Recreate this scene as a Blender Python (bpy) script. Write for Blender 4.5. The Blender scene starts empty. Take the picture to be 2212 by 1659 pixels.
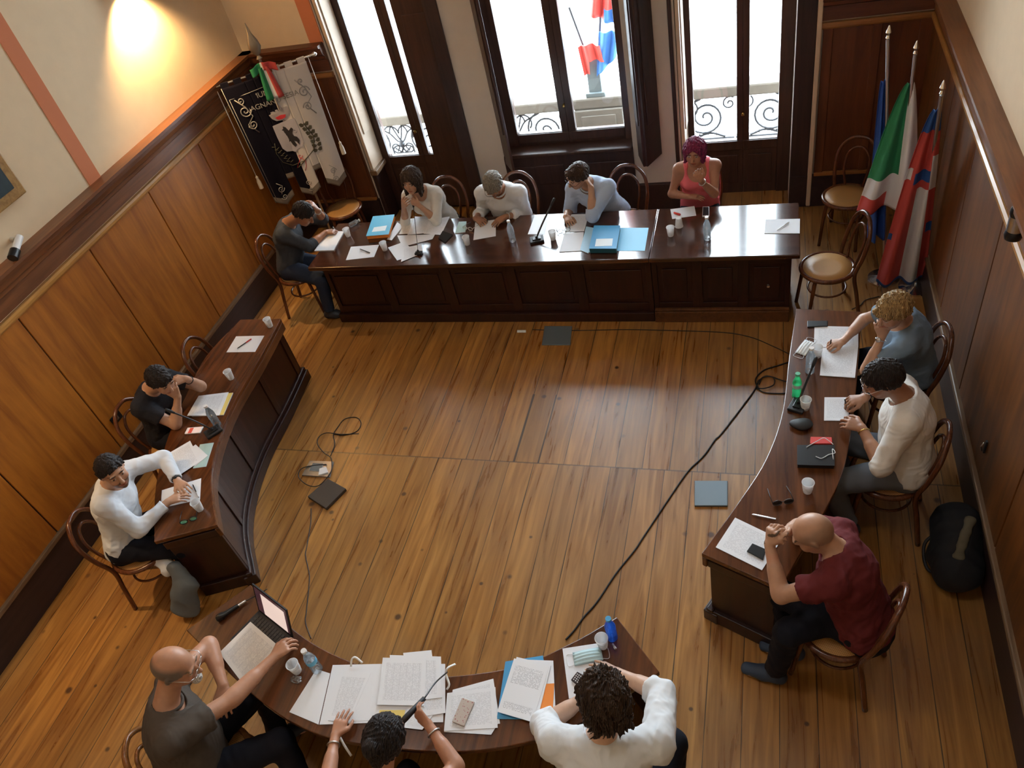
import bpy, bmesh, math, random
import numpy as np
from mathutils import Vector, Matrix, Quaternion
random.seed(7)
rng = np.random.default_rng(11)
S = bpy.context.scene
COL = S.collection
PI = math.pi
# ------------------------------------------------------------------ camera, world, sun-less daylight, exposure
H = 4.6                                   # camera height: the public gallery
FPX = 1690.0
CX, CY = 1106.0, 829.5
def _n(v):
    v = np.array(v, float); return v / np.linalg.norm(v)
_zd = _n([(1600 - CX) / FPX, (2640 - CY) / FPX, 1])
_vy = np.array([(1680 - CX) / FPX, (-910 - CY) / FPX, 1.]); _yd = _n(_vy - _zd * (_vy @ _zd))
_xd = np.cross(_yd, -_zd)
MC = np.stack([_xd, _yd, -_zd], 1)        # world -> camera (x right, y down, z forward)
def at(px, py, z=0.0):
    """the point at height z seen at a pixel of the photograph"""
    d = MC.T @ np.array([(px - CX) / FPX, (py - CY) / FPX, 1.]); t = (z - H) / d[2]
    return np.array([d[0] * t, d[1] * t, z])
def atX(px, py, X):
    d = MC.T @ np.array([(px - CX) / FPX, (py - CY) / FPX, 1.]); t = X / d[0]
    return np.array([X, d[1] * t, d[2] * t + H])
def atY(px, py, Y):
    d = MC.T @ np.array([(px - CX) / FPX, (py - CY) / FPX, 1.]); t = Y / d[1]
    return np.array([d[0] * t, Y, d[2] * t + H])
cam_d = bpy.data.cameras.new('camera'); cam = bpy.data.objects.new('camera', cam_d); COL.objects.link(cam)
cam_d.sensor_width = 36; cam_d.lens = FPX / 2212 * 36; cam_d.clip_end = 200; cam_d.clip_start = 0.05
Rm = Matrix([list(MC.T[i]) for i in range(3)]) @ Matrix(((1, 0, 0), (0, -1, 0), (0, 0, -1)))
cam.matrix_world = Matrix.Translation((0, 0, H)) @ Rm.to_4x4()
S.camera = cam
S.view_settings.view_transform = 'Standard'; S.view_settings.look = 'None'
S.view_settings.gamma = 1.0; S.view_settings.use_curve_mapping = False
S.view_settings.exposure = 0.62
w = bpy.data.worlds.new('world'); S.world = w; w.use_nodes = True
bg = w.node_tree.nodes['Background']; bg.inputs[0].default_value = (0.80, 0.91, 1.0, 1); bg.inputs[1].default_value = 18.0
XL, XR, YB, YF, ZC = -5.25, 1.335, 7.37, -2.6, 6.2
ZT = 4.8                                  # window heads
WIN = {1: (-4.28, -3.12), 2: (-2.66, -1.28), 3: (-0.80, 0.24)}   # window openings in the back wall (x range)
def area(name, loc, rot, sx, sy, power, color, portal=False):
    l = bpy.data.lights.new(name, 'AREA'); l.shape = 'RECTANGLE'; l.size = sx; l.size_y = sy
    l.energy = power; l.color = color
    o = bpy.data.objects.new(name, l); COL.objects.link(o); o.location = loc; o.rotation_euler = rot
    if portal: l.cycles.is_portal = True
    return o
for k, (a, b) in WIN.items():
    area('daylight_portal', ((a + b) / 2, YB + 0.41, 2.4), (-PI / 2, 0, 0), b - a, 4.8, 1, (1, 1, 1), True)
FILL_LAMPS = [(-3.6, 2.2, 5.8), (-0.6, 2.2, 5.8)]  # added fill lights out of view, not known fittings of the hall
FILL_POWER = 16.0
SPOT_POWER = 110.0

# ------------------------------------------------------------------ helpers
def tag(o, label=None, cat=None, group=None, kind=None):
    if label: o['label'] = label
    if cat: o['category'] = cat
    if group: o['group'] = group
    if kind: o['kind'] = kind
    return o
def empty(name, loc=(0, 0, 0), rz=0.0, label=None, cat=None, group=None):
    o = bpy.data.objects.new(name, None); COL.objects.link(o)
    o.location = tuple(float(c) for c in loc); o.rotation_euler = (0, 0, rz); o.empty_display_size = .05
    return tag(o, label, cat, group)
class MB:
    def __init__(s): s.v = []; s.f = []; s.m = []; s.uv = {}
    def add(s, vs, fs, m=0):
        b = len(s.v); s.v += [tuple(map(float, p)) for p in vs]
        for f in fs: s.f.append(tuple(b + i for i in f)); s.m.append(m)
    def box(s, c, d, rz=0.0, m=0, rot=None):
        c = np.array(c, float); hx, hy, hz = [x / 2 for x in d]
        R = rot if rot is not None else np.array([[math.cos(rz), -math.sin(rz), 0], [math.sin(rz), math.cos(rz), 0], [0, 0, 1]])
        vs = [c + R @ np.array([x, y, z]) for z in (-hz, hz) for x, y in ((-hx, -hy), (hx, -hy), (hx, hy), (-hx, hy))]
        s.add(vs, [(3, 2, 1, 0), (4, 5, 6, 7), (0, 1, 5, 4), (1, 2, 6, 5), (2, 3, 7, 6), (3, 0, 4, 7)], m)
        return s
    def span(s, x0, x1, y0, y1, z0, z1, m=0):
        return s.box(((x0 + x1) / 2, (y0 + y1) / 2, (z0 + z1) / 2), (abs(x1 - x0), abs(y1 - y0), abs(z1 - z0)), m=m)
    def prism(s, poly, z0, z1, m=0, mt=None):
        n = len(poly)
        z0s = z0 if hasattr(z0, '__len__') else [z0] * n; z1s = z1 if hasattr(z1, '__len__') else [z1] * n
        ar = sum(poly[i][0] * poly[(i + 1) % n][1] - poly[(i + 1) % n][0] * poly[i][1] for i in range(n))
        idx = list(range(n)) if ar > 0 else list(range(n))[::-1]
        vs = [(poly[i][0], poly[i][1], z0s[i]) for i in idx] + [(poly[i][0], poly[i][1], z1s[i]) for i in idx]
        s.add(vs, [tuple(range(n))[::-1]] + [(i, (i + 1) % n, n + (i + 1) % n, n + i) for i in range(n)], m)
        s.f.append(tuple(len(s.v) - n + i for i in range(n))); s.m.append(m if mt is None else mt)
        return s
    def tube(s, pts, r, n=8, m=0, closed=False, caps=True):
        pts = [np.array(p, float) for p in pts]; N = len(pts)
        rr = r if hasattr(r, '__len__') else [r] * N
        up = None; rings = []
        for i in range(N):
            a = pts[(i - 1) % N] if (closed or i > 0) else pts[i]; b = pts[(i + 1) % N] if (closed or i < N - 1) else pts[i]
            t = _n(b - a + 1e-12)
            if up is None:
                up = np.array([0, 0, 1.]) if abs(t[2]) < .9 else np.array([1., 0, 0])
            u = up - t * (up @ t); u = _n(u); v = np.cross(t, u); up = u
            rings.append([pts[i] + rr[i] * (math.cos(2 * PI * k / n) * u + math.sin(2 * PI * k / n) * v) for k in range(n)])
        vs = [p for R in rings for p in R]; fs = []
        for i in range(N if closed else N - 1):
            j = (i + 1) % N
            for k in range(n): fs.append((i * n + k, i * n + (k + 1) % n, j * n + (k + 1) % n, j * n + k))
        if caps and not closed:
            fs.append(tuple(range(n))[::-1]); fs.append(tuple((N - 1) * n + k for k in range(n)))
        s.add(vs, fs, m); return s
    def lathe(s, prof, c=(0, 0, 0), n=20, m=0, mat3=None, caps=True):
        c = np.array(c, float); vs = []; fs = []
        for (r, z) in prof:
            for k in range(n):
                p = np.array([r * math.cos(2 * PI * k / n), r * math.sin(2 * PI * k / n), z])
                if mat3 is not None: p = mat3 @ p
                vs.append(c + p)
        for i in range(len(prof) - 1):
            for k in range(n): fs.append((i * n + k, i * n + (k + 1) % n, (i + 1) * n + (k + 1) % n, (i + 1) * n + k))
        if caps:
            fs.append(tuple(range(n))[::-1]); fs.append(tuple((len(prof) - 1) * n + k for k in range(n)))
        s.add(vs, fs, m); return s
    def build(s, name, mats, parent=None, smooth=False, bevel=0.0, origin=None):
        me = bpy.data.meshes.new(name)
        off = np.zeros(3)
        if parent is not None and parent.get('_w') is not None: off = np.array(parent['_w'])
        if origin is not None: off = np.array(origin, float)
        me.from_pydata([tuple(np.array(p) - off) for p in s.v], [], s.f); me.update()
        for mt in (mats if isinstance(mats, (list, tuple)) else [mats]): me.materials.append(mt)
        me.polygons.foreach_set('material_index', s.m)
        if smooth:
            me.polygons.foreach_set('use_smooth', [True] * len(s.f))
            if smooth != 'all': me.set_sharp_from_angle(angle=math.radians(40))
        o = bpy.data.objects.new(name, me); COL.objects.link(o)
        if parent is not None: o.parent = parent
        if origin is not None: o.location = tuple(float(c) for c in origin)
        if bevel > 0:
            b = o.modifiers.new('bevel', 'BEVEL'); b.width = bevel; b.segments = 2; b.limit_method = 'ANGLE'; b.angle_limit = math.radians(35)
        return o
def wthing(name, loc, label, cat, group=None):
    """an Empty at the thing's base; its parts are then given in room coordinates"""
    o = empty(name, loc, 0, label, cat, group); o['_w'] = [float(c) for c in loc]; return o
def children(o): return [c for c in bpy.data.objects if c.parent == o]
CH = {}
def copy_tree(o, parent=None):
    c = o.copy(); COL.objects.link(c); c.parent = parent
    for ch in o.children: copy_tree(ch, c)
    return c
def spline(pts, n=8, closed=False):
    P = [np.array(p, float) for p in pts]; N = len(P); out = []
    for i in range(N if closed else N - 1):
        p1, p2 = P[i], P[(i + 1) % N]
        p0 = P[(i - 1) % N] if (closed or i > 0) else 2 * p1 - p2
        p3 = P[(i + 2) % N] if (closed or i < N - 2) else 2 * p2 - p1
        for k in range(n):
            t = k / n
            out.append(.5 * (2 * p1 + (p2 - p0) * t + (2 * p0 - 5 * p1 + 4 * p2 - p3) * t * t + (3 * p1 - p0 - 3 * p2 + p3) * t ** 3))
    if not closed: out.append(P[-1])
    return out

# ------------------------------------------------------------------ materials
def new_mat(name):
    m = bpy.data.materials.new(name); m.use_nodes = True
    nt = m.node_tree; b = nt.nodes['Principled BSDF']; return m, nt, b
def pm(name, col, rough=.5, metal=0.0, bump=0.0, bscale=200, spec=.5, var=0.0, coat=0.0, emit=None, trans=0.0, alpha=1.0, sss=0.0):
    m, nt, b = new_mat(name); L = nt.links.new
    b.inputs['Base Color'].default_value = (*col, 1); b.inputs['Roughness'].default_value = rough; b.inputs['Metallic'].default_value = metal
    b.inputs['Specular IOR Level'].default_value = spec; b.inputs['Coat Weight'].default_value = coat
    b.inputs['Transmission Weight'].default_value = trans; b.inputs['Alpha'].default_value = alpha
    if emit: b.inputs['Emission Color'].default_value = (*emit[0], 1); b.inputs['Emission Strength'].default_value = emit[1]
    tc = nt.nodes.new('ShaderNodeTexCoord')
    if var > 0:
        n = nt.nodes.new('ShaderNodeTexNoise'); n.inputs['Scale'].default_value = 9; n.inputs['Detail'].default_value = 4; L(tc.outputs['Object'], n.inputs['Vector'])
        r = nt.nodes.new('ShaderNodeMapRange'); r.inputs['To Min'].default_value = 1 - var; r.inputs['To Max'].default_value = 1 + var; L(n.outputs[0], r.inputs['Value'])
        x = nt.nodes.new('ShaderNodeMix'); x.data_type = 'RGBA'; x.blend_type = 'MULTIPLY'; x.inputs['Factor'].default_value = 1
        x.inputs['A'].default_value = (*col, 1); L(r.outputs[0], x.inputs['B']); L(x.outputs['Result'], b.inputs['Base Color'])
    if bump > 0:
        n2 = nt.nodes.new('ShaderNodeTexNoise'); n2.inputs['Scale'].default_value = bscale; n2.inputs['Detail'].default_value = 3; L(tc.outputs['Object'], n2.inputs['Vector'])
        bp = nt.nodes.new('ShaderNodeBump'); bp.inputs['Strength'].default_value = bump; bp.inputs['Distance'].default_value = .004
        L(n2.outputs[0], bp.inputs['Height']); L(bp.outputs[0], b.inputs['Normal'])
    return m
def wood(name, dark, light, axis='X', rough=.3, scale=1.0, coat=0.0, spec=.5, bump=.05, stretch=14.0):
    m, nt, b = new_mat(name); L = nt.links.new
    tc = nt.nodes.new('ShaderNodeTexCoord'); mp = nt.nodes.new('ShaderNodeMapping')
    sc = [stretch * scale] * 3; sc['XYZ'.index(axis)] = 0.9 * scale; mp.inputs['Scale'].default_value = sc
    L(tc.outputs['Object'], mp.inputs['Vector'])
    n = nt.nodes.new('ShaderNodeTexNoise'); n.inputs['Scale'].default_value = 1.6; n.inputs['Detail'].default_value = 8; n.inputs['Roughness'].default_value = .62; n.inputs['Distortion'].default_value = .6
    L(mp.outputs[0], n.inputs['Vector'])
    big = nt.nodes.new('ShaderNodeTexNoise'); big.inputs['Scale'].default_value = 1.3; big.inputs['Detail'].default_value = 3; L(tc.outputs['Object'], big.inputs['Vector'])
    ad = nt.nodes.new('ShaderNodeMath'); ad.operation = 'MULTIPLY_ADD'; ad.inputs[1].default_value = .5; L(big.outputs[0], ad.inputs[0]); L(n.outputs[0], ad.inputs[2])
    cr = nt.nodes.new('ShaderNodeValToRGB'); cr.color_ramp.elements[0].position = .52; cr.color_ramp.elements[1].position = .98
    cr.color_ramp.elements[0].color = (*dark, 1); cr.color_ramp.elements[1].color = (*light, 1)
    L(ad.outputs[0], cr.inputs[0]); L(cr.outputs[0], b.inputs['Base Color'])
    b.inputs['Roughness'].default_value = rough; b.inputs['Coat Weight'].default_value = coat; b.inputs['Coat Roughness'].default_value = .12
    b.inputs['Specular IOR Level'].default_value = spec
    bp = nt.nodes.new('ShaderNodeBump'); bp.inputs['Strength'].default_value = bump; bp.inputs['Distance'].default_value = .003
    L(n.outputs[0], bp.inputs['Height']); L(bp.outputs[0], b.inputs['Normal'])
    return m
M = {}
M['desk_top'] = wood('desk_top_wood', (.026, .008, .004), (.085, .026, .011), 'X', .15, bump=.008, coat=.8)
M['desk_top_y'] = wood('curved_desk_top_wood', (.045, .013, .005), (.15, .048, .014), 'Y', .22, bump=.012, coat=.3)
M['desk'] = wood('desk_dark_wood', (.012, .0035, .003), (.038, .010, .006), 'Z', .32)
M['desk_mould'] = wood('desk_moulding_wood', (.05, .018, .008), (.16, .06, .02), 'Y', .28)
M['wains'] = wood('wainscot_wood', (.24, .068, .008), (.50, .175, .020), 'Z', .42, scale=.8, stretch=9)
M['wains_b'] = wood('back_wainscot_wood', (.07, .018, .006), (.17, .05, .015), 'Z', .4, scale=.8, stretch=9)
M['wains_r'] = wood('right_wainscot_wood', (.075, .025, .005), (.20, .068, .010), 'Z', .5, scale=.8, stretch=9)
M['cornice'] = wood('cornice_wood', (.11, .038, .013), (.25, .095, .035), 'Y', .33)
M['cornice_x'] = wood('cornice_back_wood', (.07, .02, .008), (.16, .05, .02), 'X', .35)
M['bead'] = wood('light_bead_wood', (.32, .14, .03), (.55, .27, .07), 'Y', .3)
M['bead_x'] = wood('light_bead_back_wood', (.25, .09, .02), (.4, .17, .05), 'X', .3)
M['skirt'] = wood('skirting_wood', (.020, .010, .010), (.045, .022, .02), 'Y', .45)
M['rail'] = wood('skirting_rail_wood', (.12, .07, .035), (.26, .16, .09), 'Y', .3)
M['frame'] = wood('window_frame_wood', (.030, .014, .010), (.075, .033, .022), 'Z', .35)
M['shutter'] = wood('dark_shutter_wood', (.018, .009, .009), (.05, .022, .018), 'Z', .45)
M['bent'] = wood('bentwood', (.06, .018, .008), (.17, .055, .02), 'Z', .22, scale=2)
M['bent_lt'] = wood('light_bentwood', (.20, .075, .02), (.38, .16, .05), 'Z', .22, scale=2)
M['cream'] = pm('cream_paint', (.62, .47, .33), .45, bump=.05)
M['plaster'] = pm('beige_plaster', (.76, .59, .39), .85, bump=.12, bscale=120, var=.05)
M['pier'] = pm('pier_plaster', (.58, .50, .42), .85, bump=.1, bscale=120, var=.04)
M['reveal'] = pm('shaded_reveal_plaster', (.38, .38, .40), .85, bump=.1)  # plaster greyed so the colour carries the reveal's shade
M['pink'] = pm('pink_stripe_paint', (.60, .20, .09), .85, bump=.1)
M['ceil'] = pm('ceiling_plaster', (.70, .62, .50), .9)
M['cup'] = pm('white_plastic_cup', (.90, .90, .90), .35)
def add_translucent(m, col, fac):
    nt = m.node_tree; out = [n for n in nt.nodes if n.type == 'OUTPUT_MATERIAL'][0]; src = out.inputs[0].links[0].from_socket
    tr = nt.nodes.new('ShaderNodeBsdfTranslucent'); tr.inputs[0].default_value = (*col, 1); mx = nt.nodes.new('ShaderNodeMixShader'); mx.inputs[0].default_value = fac
    nt.links.new(src, mx.inputs[1]); nt.links.new(tr.outputs[0], mx.inputs[2]); nt.links.new(mx.outputs[0], out.inputs[0])
add_translucent(M['cup'], (.92, .92, .92), .45)
M['black'] = pm('black_plastic', (.012, .012, .013), .3)
M['blackm'] = pm('matt_black_plastic', (.012, .012, .014), .6)
M['chrome'] = pm('chrome', (.75, .75, .75), .15, metal=1)
M['brass'] = pm('brass', (.65, .45, .15), .25, metal=1)
M['white'] = pm('white_plastic', (.82, .82, .82), .4)
M['paper_edge'] = pm('paper_edges', (.75, .75, .78), .8)
M['cyan'] = pm('cyan_card', (.10, .48, .72), .5)
M['blue_card'] = pm('blue_card', (.06, .33, .62), .5)
M['teal'] = pm('dark_teal_card', (.01, .10, .15), .5)
M['orange'] = pm('orange_card', (.85, .27, .04), .6)
M['red'] = pm('red_card', (.70, .05, .04), .5)
M['green'] = pm('green_card', (.1, .45, .25), .5)
M['yellow'] = pm('yellow_card', (.80, .62, .18), .6)
M['mint'] = pm('pale_mint_card', (.42, .60, .58), .6)
M['label'] = pm('white_label', (.80, .88, .92), .6)
M['silver'] = pm('silver_metal', (.6, .6, .6), .3, metal=1)
M['iron'] = pm('wrought_iron', (.03, .035, .045), .6)
M['stone'] = pm('balcony_stone', (.11, .10, .085), .9, bump=.3, bscale=30, var=.2)
M['street'] = pm('street_paving', (.5, .5, .5), .9)
M['gold'] = wood('gilt_frame', (.25, .13, .04), (.5, .3, .1), 'X', .35)
M['painting'] = pm('dark_canvas', (.03, .05, .06), .4, var=.5)
M['cord'] = pm('black_cord', (.012, .012, .014), .5)
M['ribbon'] = pm('white_ribbon', (.8, .8, .78), .6)
M['metal_plate'] = pm('grey_metal_plate', (.17, .21, .24), .35, metal=.3, bump=.05)
M['mat'] = pm('brown_mat', (.07, .05, .035), .85, bump=.4, bscale=400)
def cane_mat():
    m, nt, b = new_mat('cane_webbing'); L = nt.links.new
    tc = nt.nodes.new('ShaderNodeTexCoord'); sx = nt.nodes.new('ShaderNodeSeparateXYZ'); L(tc.outputs['Object'], sx.inputs[0])
    def wv(o):
        k = nt.nodes.new('ShaderNodeMath'); k.operation = 'MULTIPLY'; k.inputs[1].default_value = 2 * PI / .013; L(o, k.inputs[0])
        s = nt.nodes.new('ShaderNodeMath'); s.operation = 'SINE'; L(k.outputs[0], s.inputs[0]); return s.outputs[0]
    mu = nt.nodes.new('ShaderNodeMath'); mu.operation = 'MULTIPLY'; L(wv(sx.outputs[0]), mu.inputs[0]); L(wv(sx.outputs[1]), mu.inputs[1])
    cr = nt.nodes.new('ShaderNodeValToRGB'); cr.color_ramp.elements[0].position = .25; cr.color_ramp.elements[1].position = .55
    cr.color_ramp.elements[0].color = (.50, .26, .08, 1); cr.color_ramp.elements[1].color = (.20, .09, .03, 1)
    L(mu.outputs[0], cr.inputs[0]); L(cr.outputs[0], b.inputs['Base Color']); b.inputs['Roughness'].default_value = .45
    return m
M['cane'] = cane_mat()
def glass_mat(name, tint=(1, 1, 1), ior=1.45, gl=.04):
    m = bpy.data.materials.new(name); m.use_nodes = True; nt = m.node_tree; nt.nodes.clear(); L = nt.links.new
    o = nt.nodes.new('ShaderNodeOutputMaterial'); mx = nt.nodes.new('ShaderNodeMixShader')
    t = nt.nodes.new('ShaderNodeBsdfTransparent'); t.inputs[0].default_value = (*tint, 1)
    g = nt.nodes.new('ShaderNodeBsdfGlossy'); g.inputs['Roughness'].default_value = gl
    f = nt.nodes.new('ShaderNodeFresnel'); f.inputs[0].default_value = ior
    L(f.outputs[0], mx.inputs[0]); L(t.outputs[0], mx.inputs[1]); L(g.outputs[0], mx.inputs[2]); L(mx.outputs[0], o.inputs[0])
    return m
M['pane'] = glass_mat('window_glass', (.97, .98, .98))
M['pet'] = glass_mat('clear_bottle_plastic', (.96, .98, .99), 1.8, .10)
M['pet_green'] = glass_mat('green_bottle_plastic', (.35, .88, .58), 1.8, .08)
M['pet_blue'] = glass_mat('blue_bottle_plastic', (.25, .50, .90), 1.8, .08)
add_translucent(M['pet'], (.85, .90, .93), .07); add_translucent(M['pet_green'], (.15, .75, .40), .35); add_translucent(M['pet_blue'], (.08, .25, .70), .35)
M['lens'] = glass_mat('spectacle_glass', (.9, .95, .95), 1.5, .05)
def paper_mat(name, ink=.45, rows=46, mode='text', base=(.80, .82, .86), ic=(.15, .16, .2)):
    """paper with rows of small print, laid out in the sheet's own UV"""
    m, nt, b = new_mat(name); L = nt.links.new
    uv = nt.nodes.new('ShaderNodeUVMap'); uv.uv_map = 'UV'; sp = nt.nodes.new('ShaderNodeSeparateXYZ'); L(uv.outputs[0], sp.inputs[0])
    def math_(op, a, bb=None, c=None):
        n = nt.nodes.new('ShaderNodeMath'); n.operation = op
        for i, q in enumerate((a, bb, c)):
            if q is None: continue
            if isinstance(q, (int, float)): n.inputs[i].default_value = q
            else: L(q, n.inputs[i])
        return n.outputs[0]
    v = math_('MULTIPLY', sp.outputs[1], rows); fr = math_('FRACT', v); line = math_('LESS_THAN', fr, .42)
    row = math_('FLOOR', v)
    cb = nt.nodes.new('ShaderNodeCombineXYZ'); L(math_('MULTIPLY', sp.outputs[0], 38), cb.inputs[0]); L(math_('MULTIPLY', row, 3.7), cb.inputs[1])
    n = nt.nodes.new('ShaderNodeTexNoise'); n.inputs['Scale'].default_value = 1.0; n.inputs['Detail'].default_value = 1; L(cb.outputs[0], n.inputs['Vector'])
    word = math_('GREATER_THAN', n.outputs[0], .47)
    mx0 = math_('GREATER_THAN', sp.outputs[0], .10); mx1 = math_('LESS_THAN', sp.outputs[0], .90)
    my0 = math_('GREATER_THAN', sp.outputs[1], .10); my1 = math_('LESS_THAN', sp.outputs[1], .90)
    k = math_('MULTIPLY', math_('MULTIPLY', math_('MULTIPLY', mx0, mx1), math_('MULTIPLY', my0, my1)), math_('MULTIPLY', line, word))
    if mode == 'letter':
        cb2 = nt.nodes.new('ShaderNodeCombineXYZ'); L(math_('FLOOR', math_('MULTIPLY', sp.outputs[1], 9)), cb2.inputs[0])
        n2 = nt.nodes.new('ShaderNodeTexWhiteNoise'); n2.noise_dimensions = '3D'; L(cb2.outputs[0], n2.inputs['Vector'])
        k = math_('MULTIPLY', k, math_('GREATER_THAN', n2.outputs[0], .45))
    if mode == 'table':
        cols = math_('LESS_THAN', math_('FRACT', math_('MULTIPLY', sp.outputs[0], 7)), .04)
        inb = math_('MULTIPLY', math_('MULTIPLY', mx0, mx1), math_('MULTIPLY', my0, my1))
        k = math_('MAXIMUM', k, math_('MULTIPLY', cols, inb))
    if mode == 'blank': ink = 0.0
    x = nt.nodes.new('ShaderNodeMix'); x.data_type = 'RGBA'; L(math_('MULTIPLY', k, ink), x.inputs['Factor'])
    x.inputs['A'].default_value = (*base, 1); x.inputs['B'].default_value = (*ic, 1)
    L(x.outputs['Result'], b.inputs['Base Color']); b.inputs['Roughness'].default_value = .7; b.inputs['Specular IOR Level'].default_value = .3
    return m
M['p_text'] = paper_mat('printed_text_paper', .35)
M['p_table'] = paper_mat('printed_table_paper', .35, 60, 'table')
M['p_letter'] = paper_mat('printed_letter_paper', .6, 50, 'letter')
M['p_blank'] = paper_mat('blank_paper', 0, 40, 'blank')
M['p_warm'] = paper_mat('old_form_paper', .45, 52, 'table', (.80, .78, .74))
def floor_mat():
    m, nt, b = new_mat('old_floorboards'); L = nt.links.new
    def mth(op, a, bb=None, c=None):
        n = nt.nodes.new('ShaderNodeMath'); n.operation = op
        for i, q in enumerate((a, bb, c)):
            if q is None: continue
            if isinstance(q, (int, float)): n.inputs[i].default_value = q
            else: L(q, n.inputs[i])
        return n.outputs[0]
    tc = nt.nodes.new('ShaderNodeTexCoord'); sp = nt.nodes.new('ShaderNodeSeparateXYZ'); L(tc.outputs['Object'], sp.inputs[0])
    x, y = sp.outputs[0], sp.outputs[1]
    sec = mth('GREATER_THAN', y, SEAM_Y)
    xs = mth('ADD', mth('MULTIPLY_ADD', sec, -.036, x), 1.882)   # boards are offset beyond the cross joint
    u = mth('DIVIDE', xs, BOARD); fl = mth('FLOOR', u); fr = mth('FRACT', u)
    wob = nt.nodes.new('ShaderNodeTexNoise'); wob.inputs['Scale'].default_value = 2.5; L(tc.outputs['Object'], wob.inputs['Vector'])
    wide = mth('MULTIPLY', mth('MULTIPLY', sec, mth('LESS_THAN', y, 4.55)), mth('LESS_THAN', mth('ABSOLUTE', mth('ADD', x, 1.80)), .16))
    gapw = mth('ADD', mth('MULTIPLY_ADD', wob.outputs[0], .034, -.004), mth('MULTIPLY', wide, .035))
    e0 = mth('MINIMUM', fr, mth('SUBTRACT', 1.0, fr)); gap = mth('LESS_THAN', e0, gapw)
    seam = mth('LESS_THAN', mth('ABSOLUTE', mth('SUBTRACT', y, SEAM_Y)), .006)
    wn = nt.nodes.new('ShaderNodeTexWhiteNoise'); cb = nt.nodes.new('ShaderNodeCombineXYZ'); L(fl, cb.inputs[0]); L(sec, cb.inputs[1]); L(cb.outputs[0], wn.inputs['Vector'])
    # grain
    mp = nt.nodes.new('ShaderNodeMapping'); mp.inputs['Scale'].default_value = (11, .7, 1); L(tc.outputs['Object'], mp.inputs['Vector'])
    off = nt.nodes.new('ShaderNodeVectorMath'); off.operation = 'MULTIPLY_ADD'; L(wn.outputs['Color'], off.inputs[0]); off.inputs[1].default_value = (20, 20, 20); L(mp.outputs[0], off.inputs[2])
    g = nt.nodes.new('ShaderNodeTexNoise'); g.inputs['Scale'].default_value = 1.7; g.inputs['Detail'].default_value = 6; g.inputs['Distortion'].default_value = 1.2; L(off.outputs[0], g.inputs['Vector'])
    cr = nt.nodes.new('ShaderNodeValToRGB'); e = cr.color_ramp.elements
    e[0].position = .32; e[0].color = (.21, .078, .014, 1); e[1].position = .68; e[1].color = (.44, .210, .048, 1)
    L(g.outputs[0], cr.inputs[0])
    # per-board tone
    hs = nt.nodes.new('ShaderNodeHueSaturation'); L(cr.outputs[0], hs.inputs['Color']); L(mth('MULTIPLY_ADD', wn.outputs[0], .38, .80), hs.inputs['Value'])
    # knots
    vo = nt.nodes.new('ShaderNodeTexVoronoi'); vo.inputs['Scale'].default_value = 4.6; vo.inputs['Randomness'].default_value = 1; L(tc.outputs['Object'], vo.inputs['Vector'])
    vs = nt.nodes.new('ShaderNodeSeparateColor'); L(vo.outputs['Color'], vs.inputs[0])
    ksz = mth('MULTIPLY', mth('GREATER_THAN', vs.outputs[0], .12), mth('MULTIPLY_ADD', vs.outputs[1], .11, .045))
    kn = mth('MULTIPLY', mth('SUBTRACT', 1.0, mth('DIVIDE', vo.outputs['Distance'], mth('ADD', ksz, .0001))), 1.8)
    kn = mth('MINIMUM', mth('MAXIMUM', kn, 0.0), .9)
    mx = nt.nodes.new('ShaderNodeMix'); mx.data_type = 'RGBA'; L(kn, mx.inputs['Factor']); L(hs.outputs[0], mx.inputs['A']); mx.inputs['B'].default_value = (.05, .018, .008, 1)
    # worn grey patches
    wr = nt.nodes.new('ShaderNodeTexNoise'); wr.inputs['Scale'].default_value = .9; wr.inputs['Detail'].default_value = 4; L(tc.outputs['Object'], wr.inputs['Vector'])
    wf = nt.nodes.new('ShaderNodeMapRange'); wf.inputs['From Min'].default_value = .45; wf.inputs['From Max'].default_value = .75; wf.inputs['To Max'].default_value = .35; L(wr.outputs[0], wf.inputs['Value'])
    m2 = nt.nodes.new('ShaderNodeMix'); m2.data_type = 'RGBA'; L(wf.outputs[0], m2.inputs['Factor']); L(mx.outputs['Result'], m2.inputs['A']); m2.inputs['B'].default_value = (.30, .20, .11, 1)
    gg = mth('MAXIMUM', gap, mth('MULTIPLY', seam, .7))
    m3 = nt.nodes.new('ShaderNodeMix'); m3.data_type = 'RGBA'; L(mth('MULTIPLY', gg, .85), m3.inputs['Factor']); L(m2.outputs['Result'], m3.inputs['A']); m3.inputs['B'].default_value = (.018, .012, .008, 1)
    L(m3.outputs['Result'], b.inputs['Base Color'])
    b.inputs['Specular IOR Level'].default_value = .8
    L(mth('MULTIPLY_ADD', g.outputs[0], .12, FLOOR_ROUGH), b.inputs['Roughness'])
    bp = nt.nodes.new('ShaderNodeBump'); bp.inputs['Strength'].default_value = .25; bp.inputs['Distance'].default_value = .004
    L(mth('SUBTRACT', mth('MULTIPLY', g.outputs[0], .4), gg), bp.inputs['Height']); L(bp.outputs[0], b.inputs['Normal'])
    return m
SEAM_Y = float(at(1150, 1000)[1]); BOARD = 0.203; FLOOR_ROUGH = .23
M['floor'] = floor_mat()
# ------------------------------------------------------------------ the room
def struct(name, mb, mat, label=None, **k):
    o = mb.build(name, mat, **k); return tag(o, label=label, kind='structure')
struct('floor', MB().span(XL - .1, XR + .1, YF - .1, YB + .5, -.06, 0), M['floor'])
struct('ceiling', MB().span(XL - .1, XR + .1, YF - .1, YB + .7, ZC, ZC + .1), M['ceil'])
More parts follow.
